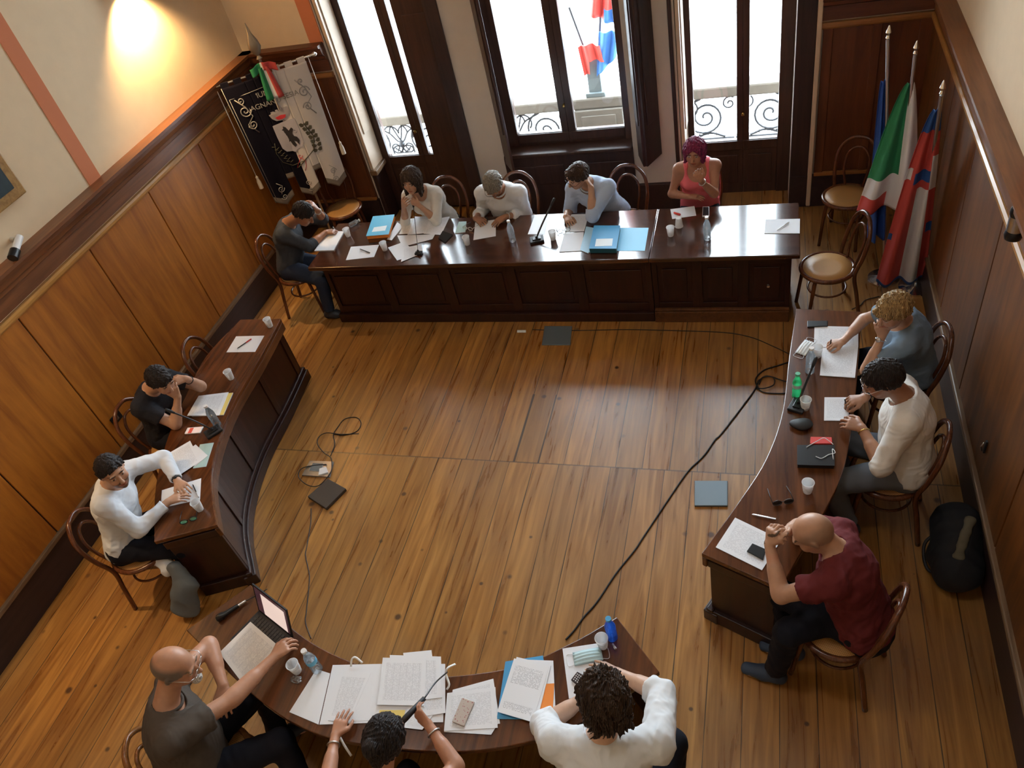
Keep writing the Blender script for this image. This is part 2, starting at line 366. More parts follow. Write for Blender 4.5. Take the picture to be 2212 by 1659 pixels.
# left and right walls (plaster above the wainscot)
struct('wall_left', MB().span(XL - .15, XL, YF, YB + .6, 0, ZC), M['plaster'])
struct('wall_right', MB().span(XR, XR + .15, YF, YB + .6, 0, ZC), M['plaster'])
def wall_with_holes(name, y0, y1, holes, mat, z0=0, x0=XL, x1=XR):
    mb = MB(); xs = x0
    for (a, b, za, zb) in holes:
        if a > xs: mb.span(xs, a, y0, y1, z0, ZC)
        if za > z0: mb.span(a, b, y0, y1, z0, za)
        mb.span(a, b, y0, y1, zb, ZC); xs = b
    mb.span(xs, x1, y0, y1, z0, ZC)
    return struct(name, mb, mat)
ZS = 0.36
wall_with_holes('wall_back', YB, YB + .40, [(WIN[1][0], WIN[1][1], 0, ZT), (WIN[2][0], WIN[2][1], 0, ZT), (WIN[3][0], WIN[3][1], 0, ZT)], M['pier'])
wall_with_holes('wall_front', YF - .2, YF, [], M['plaster'])
# left end of the back wall has the beige of the side wall above the cornice, with a painted stripe
struct('wall_back_left', MB().span(XL, -4.44, YB - .012, YB, 2.15, ZC), M['plaster'])
stripe = struct('trim_1', MB().span(-4.44, -4.29, YB - .014, YB, 2.15, ZC), M['pink'])
struct('trim_2', MB().span(XL, XL + .006, 4.672, 4.820, 2.15, ZC), M['pink'])
struct('trim_3', MB().span(XR - .006, XR, 4.15, 4.30, 2.1, ZC), M['pink'])
# ---- wainscot of the left wall: boards with dark joints every 0.88 m
def wains_side(name, X, sgn, joints, mat):
    mb = MB()
    ys = [YF] + joints + [YB]
    for a, b in zip(ys[:-1], ys[1:]):
        mb.span(X, X + sgn * .022, a + .006, b - .006, .34, 1.83)
    mb.span(X, X + sgn * .008, YF, YB, .34, 1.83, m=1)
    return struct(name, mb, [mat, M['skirt']], bevel=.004)
jl = [3.42 + .88 * k for k in range(-6, 5)]
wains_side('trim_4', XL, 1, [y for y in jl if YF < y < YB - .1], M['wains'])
jr = [2.05, 3.05, 4.35, 5.25, 6.15]
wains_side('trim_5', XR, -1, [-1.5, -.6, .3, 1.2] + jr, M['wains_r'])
# ---- cornice: bead, frieze, crown and shelf
PROF = [(0, 1.80), (.035, 1.80), (.045, 1.815), (.045, 1.835), (.032, 1.85), (.028, 1.87), (.028, 1.985), (.05, 2.0), (.055, 2.03), (.085, 2.05), (.10, 2.09), (.105, 2.125), (.135, 2.135), (.135, 2.16), (0, 2.16)]
def cornice(name, axis, wallc, sgn, a, b, mats, dz=0.0, parts=None):
    pr = PROF
    for nm, (i0, i1), mt in (('bead', (0, 5), mats[1]), ('crown', (5, 15), mats[0])):
        pts = [(0, pr[i0][1])] + list(pr[i0:i1]) + [(0, pr[i1 - 1][1])]
        pts = [p for k, p in enumerate(pts) if k == 0 or p != pts[k - 1]]
        mb = MB(); n = len(pts); vs = []
        for t in (a, b):
            for (o, z) in pts:
                vs.append((wallc + sgn * o, t, z + dz) if axis == 'Y' else (t, wallc + sgn * o, z + dz))
        fs = [tuple(range(n))[::-1], tuple(n + i for i in range(n))] + [(i, (i + 1) % n, n + (i + 1) % n, n + i) for i in range(n)]
        mb.add(vs, fs)
        o = struct(name + ('0' if nm == 'bead' else '1'), mb, mt)
        bm = bmesh.new(); bm.from_mesh(o.data); bmesh.ops.recalc_face_normals(bm, faces=bm.faces); bm.to_mesh(o.data); bm.free()
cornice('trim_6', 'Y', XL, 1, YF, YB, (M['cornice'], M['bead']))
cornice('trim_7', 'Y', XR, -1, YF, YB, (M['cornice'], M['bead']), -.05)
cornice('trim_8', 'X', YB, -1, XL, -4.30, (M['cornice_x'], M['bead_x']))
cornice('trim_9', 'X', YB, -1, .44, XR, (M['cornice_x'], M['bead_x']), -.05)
# ---- skirting
def skirting(name, X, sgn):
    struct(name, MB().span(X, X + sgn * .035, YF, YB, 0, .315), M['skirt'], bevel=.004)
    struct(name + '_rail', MB().span(X, X + sgn * .052, YF, YB, .315, .355), M['rail'], bevel=.01)
skirting('baseboard_left', XL, 1); skirting('baseboard_right', XR, -1)
# back wall wainscot panels at both ends, skirting under the piers
mb = MB(); mb.span(XL, -4.295, YB - .02, YB, .34, 1.81)
for x in (-5.2, -4.86, -4.36): mb.span(x, x + .05, YB - .032, YB - .02, .34, 1.81)
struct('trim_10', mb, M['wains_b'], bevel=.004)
mb = MB(); mb.span(.46, XR, YB - .02, YB, .34, 1.76)
mb.span(.46, .54, YB - .034, YB - .02, .34, 1.76); mb.span(1.22, XR, YB - .034, YB - .02, .34, 1.76); mb.span(.86, .93, YB - .034, YB - .02, .34, 1.76)
struct('trim_11', mb, M['wains_b'], bevel=.004)
mb = MB()
for a, b in ((XL, WIN[1][0]), (WIN[1][1], WIN[2][0]), (WIN[2][1], WIN[3][0]), (WIN[3][1], XR)): mb.span(a, b, YB - .045, YB, 0, .345)
struct('baseboard_back', mb, M['skirt'], bevel=.005)
struct('trim_12', MB().span(.46, XR, YB - .05, YB, .34, .375).span(XL, -4.3, YB - .05, YB, .34, .375), M['bead_x'], bevel=.006)
struct('trim_13', MB().span(.405, .445, YB - .07, YB, .02, 3.9), M['cream'], bevel=.008)
# plaster reveal of the middle window, its shade put into the grey colour, dark and cream linings of the outer two
struct('trim_14', MB().span(WIN[2][0] - .002, WIN[2][0] + .012, YB + .002, YB + .26, .5, ZT), M['reveal'])

# ---- windows: two glazed leaves over a dark panel, in a dark frame
GY = YB + .33; GY2 = YB + .20
def window(name, x0, x1, zg, zt, stile, left_glass, right_glass, label, GY=GY):
    """frame, two leaves with stiles, panes; zg = height of the glass bottom"""
    root = empty(name, ((x0 + x1) / 2, GY, 0)); root['_w'] = [(x0 + x1) / 2, GY, 0]; root['kind'] = 'structure'; root['label'] = label
    f = MB(); f.span(x0, left_glass[0] - .005, GY - .05, GY + .06, 0, zt); f.span(right_glass[1] + .005, x1, GY - .05, GY + .06, 0, zt)
    f.span(x0, x1, GY - .05, GY + .06, zt - .06, zt); f.build('window_frame', M['frame'], root, bevel=.006)
    for (a, b), inner in ((left_glass, 1), (right_glass, 0)):
        lf = MB(); 
        sa, sb = (a - .005, stile) if inner else (stile, b + .005)
        lf.span(sa, sb, GY - .03, GY + .03, -.01, zg)                     # lower panel
        lf.span(sa + .05, sb - .05, GY - .042, GY - .03, .12, zg - .16)
        lf.span(sa, sb, GY - .045, GY - .03, zg - .10, zg - .005)
        lf.span(sa, sb, GY - .03, GY + .03, zt - .16, zt - .06)
        lf.span(sa, sb, GY - .02, GY + .02, 3.08, 3.12)                  # transom bar
        if inner: lf.span(b, sb, GY - .035, GY + .03, zg, zt - .06)
        else: lf.span(sa, a, GY - .035, GY + .03, zg, zt - .06)
        l = lf.build('sash', M['frame'], root, bevel=.005)
        MB().span(a - .004, b + .004, GY - .004, GY + .004, zg - .004, zt - .14).build('pane', M['pane'], l if False else root)
    hd = MB(); hd.tube([(stile, GY - .04, zg + .30), (stile, GY - .075, zg + .30)], .010); hd.lathe([(.004, -.02), (.016, -.01), (.016, .01), (.004, .02)], (stile, GY - .085, zg + .30), 10)
    hd.build('window_handle', M['brass'], root, smooth=True)
    return root
gl = lambda px, py: atY(px, py, GY)
gl2 = lambda px, py: atY(px, py, GY2)
zg1 = gl(844, 335)[2]; zg2 = gl2(1121, 288)[2]; zg3 = gl(1503, 306)[2]
window('window_1', WIN[1][0], WIN[1][1], zg1, ZT, (gl(908, 335)[0] + gl(929, 333)[0]) / 2, (gl(844, 335)[0], gl(908, 335)[0]), (gl(929, 333)[0], -3.24), 'tall dark-framed balcony door at the left')
window('window_2', WIN[2][0], WIN[2][1], zg2, ZT, (gl2(1216, 287)[0] + gl2(1246, 284)[0]) / 2, (gl2(1121, 288)[0], gl2(1216, 287)[0]), (gl2(1246, 284)[0], gl2(1350, 275)[0]), 'tall dark-framed window in the middle', GY2)
window('window_3', WIN[3][0], WIN[3][1], zg3, ZT, (gl(1592, 303)[0] + gl(1618, 301)[0]) / 2, (gl(1503, 306)[0], gl(1592, 303)[0]), (gl(1618, 301)[0], gl(1678, 299)[0]), 'tall dark-framed balcony door at the right')
# sill and parapet panel of the middle window
zs = float(atY(1125, 333, YB - .02)[2])
mb = MB(); mb.span(WIN[2][0] + .01, WIN[2][1] - .01, YB - .05, GY2 - .03, zs - .035, zs); struct('trim_15', mb, M['frame'], bevel=.01)
mb = MB(); mb.span(WIN[2][0], WIN[2][1], YB - .03, YB, .02, zs - .035); mb.span(WIN[2][0] + .10, (WIN[2][0] + WIN[2][1]) / 2 - .05, YB - .045, YB - .03, .42, zs - .14)
mb.span((WIN[2][0] + WIN[2][1]) / 2 + .05, WIN[2][1] - .10, YB - .045, YB - .03, .42, zs - .14); struct('trim_16', mb, M['shutter'], bevel=.006)
# cream panelled shutter leaf folded into the left reveal of the left window
def leaf(name, p0, p1, z0, z1, mat, th=.035, panels=((.10, .46), (.50, .95)), root=None):
    """a panelled leaf standing on the plan line p0-p1"""
    p0 = np.array(p0, float); p1 = np.array(p1, float); L_ = np.linalg.norm(p1 - p0); d = (p1 - p0) / L_; n = np.array([-d[1], d[0]])
    root = root or wthing(name, (*((p0 + p1) / 2), z0), None, None)
    a = math.atan2(d[1], d[0])
    mb = MB(); c = (p0 + p1) / 2; mb.box((c[0], c[1], (z0 + z1) / 2), (L_, th, z1 - z0), a); b = mb.build('leaf_board', mat, root, bevel=.004)
    for s in (-1, 1):
        m2 = MB()
        for (f0, f1) in panels:
            cc = np.array([*c, z0 + (f0 + f1) / 2 * (z1 - z0)]); q = n * s * (th / 2 + .005)
            m2.box((cc[0] + q[0], cc[1] + q[1], cc[2]), (L_ * .62, .012, (f1 - f0) * (z1 - z0)), a)
        m2.build('raised_panel', mat, root, bevel=.005)
    return root
zc = float(atX(792.5, 366, WIN[1][0] + .02)[2])
r = leaf('folding_shutter', (WIN[1][0] + .03, YB + .0), (WIN[1][0] + .045, GY - .06), .70, ZT, M['cream']); tag(r, 'cream panelled shutter leaf folded beside the left balcony door', 'shutter')
mb = MB(); mb.span(WIN[1][0] + .002, WIN[1][0] + .09, YB - .03, GY - .06, .64, .70); struct('trim_17', mb, M['silver'] if False else M['rail'], bevel=.01)
mb = MB(); mb.span(WIN[1][0] + .002, WIN[1][0] + .05, YB, GY - .06, .0, .64); struct('trim_18', mb, M['shutter'], bevel=.01)
# dark shutter closed over the right leaf of the left window, dark lining on the pier
xr = float(atY(937, 333, GY - .08)[0])
r = leaf('folding_shutter', (xr + .002, GY - .08), (WIN[1][1] - .02, GY - .08), .05, ZT, M['frame']); tag(r, 'dark panelled shutter closed over the right half of the left balcony door', 'shutter')
struct('trim_19', MB().span(WIN[1][1] - .01, -2.985, YB - .03, YB, 0, ZT), M['shutter'], bevel=.006)
# shutters of the middle window, opened into the room
pA, pB = at(1397, 359, zs - .12)[:2], at(1426, 320, zs - .12)[:2]
r = leaf('folding_shutter', (-1.215, YB - .03), (-1.135, YB - .27), zs - .10, ZT, M['shutter'], .025); leaf('', (-1.115, YB - .27), (-1.00, YB - .02), zs - .10, ZT, M['shutter'], .025, root=r); tag(r, 'dark shutter standing open at the right of the middle window', 'shutter')
r = leaf('folding_shutter', (-2.640, YB - .02), (-2.505, YB - .23), zs - .10, ZT, M['frame'], .025); tag(r, 'dark shutter half open at the left of the middle window', 'shutter')
# cream shutter of the right window
r = leaf('folding_shutter', (WIN[3][0] + .025, YB + .0), (WIN[3][0] + .035, GY - .06), .45, ZT, M['cream']); tag(r, 'cream shutter leaf folded beside the right balcony door', 'shutter')
struct('trim_20', MB().span(WIN[3][0] - .055, WIN[3][0] - .02, YB - .03, YB, .345, ZT), M['shutter'], bevel=.006)
struct('trim_21', MB().span(WIN[3][1] - .0, .405, YB - .03, YB, 0, ZT), M['shutter'], bevel=.006)

# ------------------------------------------------------------------ the balcony and the square outside
BY = 8.52; BZ = -.02
struct('floor_balcony', MB().span(-6, 2.6, YB + .4, BY + .35, -.25, BZ), M['stone'])
struct('floor_street', MB().span(-60, 60, BY + .4, 70, -4.6, -4.5), M['street'])
bal = wthing('balcony_balustrade', (-1.8, BY, BZ), 'stone-railed balcony balustrade with wrought iron scroll panels outside the windows', 'balustrade')
zr = float(atY(1590, 183, BY)[2]); zr0 = float(atY(1590, 208, BY)[2])
MB().span(-5.6, 2.4, BY - .02, BY + .22, zr0, zr).build('stone_rail', M['stone'], bal, bevel=.02)
MB().span(-5.6, 2.4, BY - .02, BY + .2, BZ, BZ + .16).build('stone_kerb', M['stone'], bal, bevel=.015)
pxa, pxb = float(atY(1240, 230, BY)[0]), float(atY(1345, 230, BY)[0])
MB().span(pxa, pxb, BY - .05, BY + .25, BZ, zr0).span(pxa + .08, pxb - .08, BY - .065, BY - .05, BZ + .2, zr0 - .06).build('stone_pedestal', M['stone'], bal, bevel=.015)
def spiral(cx, cz, r0, r1, a0, turns, n=28, flip=1):
    pts = []
    for i in range(n + 1):
        t = i / n; a = a0 + flip * turns * 2 * PI * t; r = r0 + (r1 - r0) * t
        pts.append((cx + r * math.cos(a), BY + .09, cz + r * math.sin(a)))
    return pts
def scroll_panel(x0, x1):
    mb = MB(); zb, zt_ = BZ + .17, zr0 - .01; hh = zt_ - zb; wd = x1 - x0
    T = lambda pts, r=.008: mb.tube(pts, r * 1.6, 6)
    T([(x0, BY + .09, zb), (x1, BY + .09, zb)], .007); T([(x0, BY + .09, zt_), (x1, BY + .09, zt_)], .007)
    for s, xc in ((1, x0 + wd * .26), (-1, x1 - wd * .26)):
        R0 = min(hh * .46, wd * .22); cz = zb + hh * .52
        T(spiral(xc, cz, R0, .02, PI * .5 if s > 0 else PI * .5, 2.3, 44, -s))
        T(spiral(xc + s * R0 * 1.25, zb + hh * .24, R0 * .50, .012, -PI * .5, 1.6, 28, s), .007)
        T(spiral(xc - s * R0 * 1.1, zb + hh * .80, R0 * .34, .01, PI * .3, 1.4, 24, -s), .006)
        T(spline([(xc - s * R0 * .9, BY + .09, zb + .02), (xc - s * R0 * .2, BY + .09, zb + .07), (xc + s * R0 * .8, BY + .09, zb + .02), (xc + s * R0 * 1.7, BY + .09, zb + .12)], 6), .008)
        T(spline([(xc + s * R0 * .2, BY + .09, zt_ - .03), (xc + s * R0 * 1.0, BY + .09, zt_ - .12), (xc + s * R0 * 1.5, BY + .09, cz), (xc + s * R0 * 1.9, BY + .09, zt_ - .02)], 6), .007)
        for k in range(4): # leaf buds on the stems
            mb.lathe([(.002, -.02), (.014, 0), (.002, .02)], (xc - s * R0 * (.5 - .4 * k), BY + .09, zb + .055 + .012 * (k % 2)), 6)
    xm = (x0 + x1) / 2; cz = zb + hh * .42
    for s in (-1, 1):
        T(spiral(xm + s * .085, cz - .03, .085, .012, PI * .5 + s * PI * .5, 1.5, 30, s), .007)
        T(spiral(xm + s * .10, cz + .16, .10, .10, PI * .5 + s * PI * .5, .62, 20, -s), .007)
    T(spiral(xm, zt_ - .13, .12, .12, PI * 1.0, .5, 20, -1), .007)
    mb.lathe([(.003, -.075), (.03, -.03), (.042, .0), (.026, .035), (.003, .075)], (xm, BY + .09, cz + .02), 8)
    mb.build('iron_scroll_panel', M['iron'], bal, smooth=True)
scroll_panel(-5.2, -3.0 - .75 + .1); scroll_panel(-3.62, pxa - .02); scroll_panel(pxb + .02, float(atY(1585, 250, BY)[0]) ); scroll_panel(float(atY(1585, 250, BY)[0]) + .02, 1.1)
# flag pole with a red-blue flag on the pedestal
fp = wthing('outdoor_flagpole', ((pxa + pxb) / 2, BY + .1, zr), 'grey metal post carrying flags on the balcony pedestal', 'flagpole')
xp = float(atY(1287, 180, BY + .1)[0]); zp = float(atY(1287, 115, BY + .1)[2])
MB().span(xp - .075, xp + .075, BY + .03, BY + .17, zr, zp).span(xp - .11, xp + .11, BY + .0, BY + .2, zr, zr + .05).build('post', pm('grey_painted_metal', (.10, .13, .14), .6), fp, bevel=.008)
MB().tube([(xp - .04, BY + .1, zp - .1), (xp - .16, BY - .0, zp + .55)], .012).tube([(xp + .06, BY + .1, zp - .1), (xp + .36, BY, zp + 1.6)], .014).build('pole', M['iron'], fp)
fl_red = pm('red_flag_cloth', (.55, .07, .06), .8); fl_blue = pm('blue_flag_cloth', (.04, .16, .45), .8); fl_green = pm('green_flag_cloth', (.02, .22, .09), .8)
fl_white = pm('white_flag_cloth', (.70, .70, .72), .8); fl_navy = pm('navy_flag_cloth', (.01, .03, .16), .8)
def cloth_sheet(name, path, wfun, mat, parent=None, nu=24, nv=30, th=.004, thick_dir=None, matfun=None, mats=None):
    """hanging cloth: path(v)->point, wfun(u,v)->offset; solidified"""
    vs = []; fs = []
    for j in range(nv + 1):
        for i in range(nu + 1): vs.append(wfun(i / nu, j / nv))
    for j in range(nv):
        for i in range(nu): fs.append((j * (nu + 1) + i, j * (nu + 1) + i + 1, (j + 1) * (nu + 1) + i + 1, (j + 1) * (nu + 1) + i))
    mb = MB(); mb.add(vs, fs)
    if matfun: mb.m = [matfun((k % nu + .5) / nu, (k // nu + .5) / nv) for k in range(len(fs))]
    o = mb.build(name, mats if mats else mat, parent, smooth='all')
    s = o.modifiers.new('thickness', 'SOLIDIFY'); s.thickness = th
    return o
x1_, z1_ = float(atY(1305, 0, BY)[0]), float(atY(1305, 0, BY)[2])
def fw(u, v):
    z = zp + 1.7 - v * 1.25 - .15 * u * v; x = xp + .20 + .16 * (1 - v) + (u - .5) * (.16 + .12 * v)
    return (x, BY - .02 + .05 * math.sin(u * 14 + v * 3), z)
cloth_sheet('flag_cloth', None, fw, None, fp, mats=[fl_red, fl_blue], matfun=lambda u, v: 1 if (v > .90 and u > .5) else 0)
def fw2(u, v):
    return (xp - .12 + u * .24 + .03 * v, BY + .0 - .03 + .03 * math.sin(u * 12), zp + .16 - v * (.32 if u < .3 else .18) - .05 * abs(u - .5))
cloth_sheet('flag_cloth', None, fw2, fl_red, fp)
def fw3(u, v):
    return (xp + .12 + u * .24 - .08 * v, BY - .02 + .03 * math.sin(u * 12 + 1), zp + .26 - v * (.48 - .2 * u))
cloth_sheet('flag_cloth', None, fw3, fl_blue, fp)

# ------------------------------------------------------------------ wall lamps of the hall, and added fill lights overhead
def wall_lamp(loc, sgn, label, power, flip=1):
    r = wthing('wall_lamp', loc, label, 'lamp', 'wall lamps above the wainscot')
    x, y, z = loc
    MB().span(x, x + sgn * .03, y - .05, y + .05, z + .02, z + .2).build('back_plate', M['brass'], r, bevel=.006)
    MB().tube(spline([(x + sgn * .02, y, z + .12), (x + sgn * .10, y, z + .16), (x + sgn * .16, y, z + .10)], 5), .008).build('arm', M['brass'], r, smooth=True)
    em = pm('lamp_bulb_glow', (1, .8, .5), .5, emit=((1.0, .66, .32), 28.0))
    MB().lathe([(.03, .0), (.05, -.03), (.058, -.08), (.05, -.11)], (x + sgn * .16, y, z + .12), 16, caps=False).build('shade', M['brass'], r, smooth=True)
    MB().lathe([(.002, -.03), (.03, -.015), (.036, .0), (.03, .02), (.002, .03)], (x + sgn * .16, y, z + .05), 14).build('bulb', em, r, smooth=True)
    l = bpy.data.lights.new('lamp_light', 'SPOT'); l.energy = power; l.color = (1, .66, .32); l.shadow_soft_size = .04; l.spot_size = math.radians(120); l.spot_blend = .6
    o = bpy.data.objects.new('lamp_light', l); COL.objects.link(o); o.parent = r; o.location = (sgn * .16, 0, -.0)
    o.rotation_euler = (0, math.radians(28) * sgn, 0)
    return r
lp = atX(262, -6, XL)
wall_lamp((XL, float(lp[1]), float(lp[2]) + .02), 1, 'brass wall lamp glowing on the left wall above the cornice', SPOT_POWER)
wall_lamp((XL, 2.3, 3.2), 1, 'brass wall lamp on the left wall nearer the gallery', SPOT_POWER)
for i, c in enumerate(FILL_LAMPS):  # unseen globes added to brighten the hall from above
    r = wthing('fill_lamp', (c[0], c[1], ZC), 'added round white fill light under the ceiling, out of view', 'lamp', 'added fill lights')
    MB().tube([(c[0], c[1], ZC), (c[0], c[1], c[2] + .08)], .01).build('rod', M['brass'], r)
    MB().lathe([(.02, .1), (.15, .09), (.24, .05), (.26, .0), (.24, -.05), (.15, -.09), (.002, -.1)], c, 24).build('globe', pm('fill_globe', (1, .9, .75), .4, emit=((.90, .94, 1.0), FILL_POWER)), r, smooth=True)

# ------------------------------------------------------------------ the desks
TZ = .72
def desk_uv(o): pass
def long_desk(x0, x1, label, ends, nbays, plinth_ledge):
    yf, yb = 5.475, 6.25
    r = wthing('council_table', ((x0 + x1) / 2, (yf + yb) / 2, 0), label, 'table')
    MB().span(x0, x1, yf, yb, TZ - .04, TZ).build('tabletop', M['desk_top'], r, bevel=.006)
    a = x0 + (.10 if ends[0] else .0); b = x1 - (.06 if ends[1] else .0); fy = yf + .09
    MB().span(a, b, fy, fy + .03, .08, TZ - .04).build('front_board', M['desk'], r, bevel=.003)
    for e, s in ((a, 0), (b - .03, 1)):
        MB().span(e, e + .03, fy, yb - .10, 0.02, TZ - .04).build('side_panel', M['desk'], r, bevel=.004)
    wbay = (b - a) / nbays
    fm = MB()
    for k in range(nbays + 1):
        xx = a + k * wbay; lo = max(a, xx - .045); hi = min(b, xx + .045); fm.span(lo, hi, fy - .018, fy, .08, TZ - .04)
    fm.span(a, b, fy - .016, fy, TZ - .13, TZ - .04); fm.span(a, b, fy - .016, fy, .10, .19)
    fm.build('face_frame', M['desk'], r, bevel=.004)
    for k in range(nbays):
        q = MB(); xa = a + k * wbay + .085; xb_ = a + (k + 1) * wbay - .085; q.span(xa, xb_, fy - .010, fy, .23, TZ - .17); q.build('raised_panel', M['desk'], r, bevel=.008)
    if plinth_ledge: MB().span(a - .0, b, yf + .03, fy + .05, 0, .115).span(a, b, yf + .045, fy, .115, .135).build('plinth', M['desk_mould'], r, bevel=.006)
    else: MB().span(a - .02, b, fy - .05, fy + .05, 0, .10).build('plinth', M['desk'], r, bevel=.006)
    return r
dl = long_desk(-4.20, -.915, 'long dark council table, left section with the folders and the microphone', (1, 0), 5, False)
dr = long_desk(-.91, .288, 'dark council table, right end section with the bottle and the glare of the window', (0, 1), 3, True)
kp = atY(1659.6, 614, 5.55)
MB().lathe([(.004, 0), (.016, .006), (.018, .02), (.012, .03)], (float(kp[0]), 5.545, float(kp[2])), 14, mat3=np.array([[1, 0, 0], [0, 0, -1], [0, 1, 0.]])).build('round_knob', M['chrome'], dr, smooth=True)
def offset_poly(front, back, t):
    """inset front line towards the back line by t"""
    out = []
    for i, p in enumerate(front):
        a = front[max(i - 1, 0)]; b = front[min(i + 1, len(front) - 1)]; d = _n([b[0] - a[0], b[1] - a[1]]); n = np.array([-d[1], d[0]])
        mid = np.array(back[int(round(i / (len(front) - 1) * (len(back) - 1)))]); 
        if (mid - np.array(p)) @ n < 0: n = -n
        out.append((p[0] + n[0] * t, p[1] + n[1] * t))
    return out
def ribbon_prism(A_, B_, z0, z1):
    mb = MB(); n = len(A_)
    vs = [(*p, z0) for p in A_] + [(*p, z0) for p in B_] + [(*p, z1) for p in A_] + [(*p, z1) for p in B_]
    fs = []
    for i in range(n - 1):
        fs += [(i, i + 1, n + i + 1, n + i), (2 * n + i, 3 * n + i, 3 * n + i + 1, 2 * n + i + 1), (i, 2 * n + i, 2 * n + i + 1, i + 1), (n + i, n + i + 1, 3 * n + i + 1, 3 * n + i)]
    fs += [(0, n, 3 * n, 2 * n), (n - 1, 3 * n - 1, 4 * n - 1, 2 * n - 1)]
    mb.add(vs, fs); return mb
def fixn(o):
    bm = bmesh.new(); bm.from_mesh(o.data); bmesh.ops.recalc_face_normals(bm, faces=bm.faces); bm.to_mesh(o.data); bm.free(); return o
def curved_desk(name, front, back, label, nrm_pt, side='Y', stiles=4, fmat=None):
    fr = [tuple(p[:2]) for p in spline([(x, y, 0) for x, y in front], 5)]; bk = [tuple(p[:2]) for p in spline([(x, y, 0) for x, y in back], 5)]
    c = np.mean(np.array(fr + bk), 0)
    r = wthing(name, (c[0], c[1], 0), label, 'desk')
    MB().prism(fr + bk[::-1], TZ - .035, TZ).build('desktop', M['desk_top_y'], r, bevel=.005)
    f1 = offset_poly(fr, bk, .0); f2 = offset_poly(fr, bk, .03); f3 = offset_poly(fr, bk, .055); f4 = offset_poly(fr, bk, .085); f0 = offset_poly(fr, bk, -.012)
    fixn(ribbon_prism(f1, f2, TZ - .12, TZ - .035).build('apron_moulding', M['desk_mould'], r, bevel=.006))
    fixn(ribbon_prism(f2[1:-1], f4[1:-1], .10, TZ - .12).build('front_panel', M['desk'], r))
    fixn(ribbon_prism(f0, f4, 0, .10).build('plinth', M['desk'], r, bevel=.008)); fixn(ribbon_prism(offset_poly(fr, bk, .008), f3, .10, .135).build('plinth_moulding', M['desk'], r, bevel=.01))
    n = len(f2)
    for k in range(stiles + 1):
        i = min(max(int(round(k * (n - 1) / stiles)), 1), n - 2); p = f2[i]; q = f2[i + 1 if i + 1 < n else i]; a = math.atan2(q[1] - p[1], q[0] - p[0])
        MB().box((p[0], p[1], (TZ - .12 + .1) / 2), (.06, .02, TZ - .22), a).build('stile', M['desk'], r, bevel=.003)
    # end panels
    for e, (p, q) in enumerate(((fr[0], bk[0]), (fr[-1], bk[-1]))):
        p, q = np.array(p), np.array(q); d = _n(q - p); L_ = np.linalg.norm(q - p); inn = _n(np.array(c) - (p + q) / 2); n_ = np.array([-d[1], d[0]]); 
        if inn @ n_ < 0: n_ = -n_
        a = math.atan2(d[1], d[0]); m_ = p + d * (L_ * .5 - .0) + n_ * .04
        mb = MB(); mb.box((m_[0], m_[1], (TZ - .035) / 2), (L_ - .07, .025, TZ - .035), a); mb.build('side_panel', M['desk'], r, bevel=.003)
        m2 = m_ - n_ * .022
        MB().box((m2[0], m2[1], .06), (L_ - .06, .03, .12), a).build('bottom_rail', M['desk'], r, bevel=.006); MB().box((m2[0], m2[1], TZ - .09), (L_ - .06, .02, .07), a).build('top_rail', M['desk'], r, bevel=.006)
    return r
LD = curved_desk('curved_desk', [(-4.116, 4.71), (-4.06, 4.2), (-4.025, 3.65), (-3.93, 3.21), (-3.78, 2.86), (-3.523, 2.50)], [(-4.54, 4.70), (-4.62, 4.2), (-4.53, 3.7), (-4.42, 3.26), (-4.22, 2.78), (-3.93, 2.32)], 'curved dark wooden desk along the left wall', None)
RD = curved_desk('curved_desk', [(.246, 4.80), (.19, 4.25), (.145, 3.735), (.049, 3.333), (-.10, 2.99), (-.295, 2.60)], [(.69, 4.76), (.63, 4.2), (.57, 3.71), (.49, 3.28), (.37, 2.95), (.13, 2.42)], 'curved dark wooden desk along the right wall', None)
FD = curved_desk('curved_desk', [(-3.03, 2.085), (-2.56, 1.815), (-2.147, 1.687), (-1.742, 1.655), (-1.244, 1.775), (-.946, 1.955), (-.715, 2.145)], [(-3.30, 1.735), (-2.72, 1.45), (-2.357, 1.315), (-2.0, 1.265), (-1.377, 1.315), (-.884, 1.50), (-.455, 1.864)], 'curved dark desk nearest the gallery covered in papers', None)

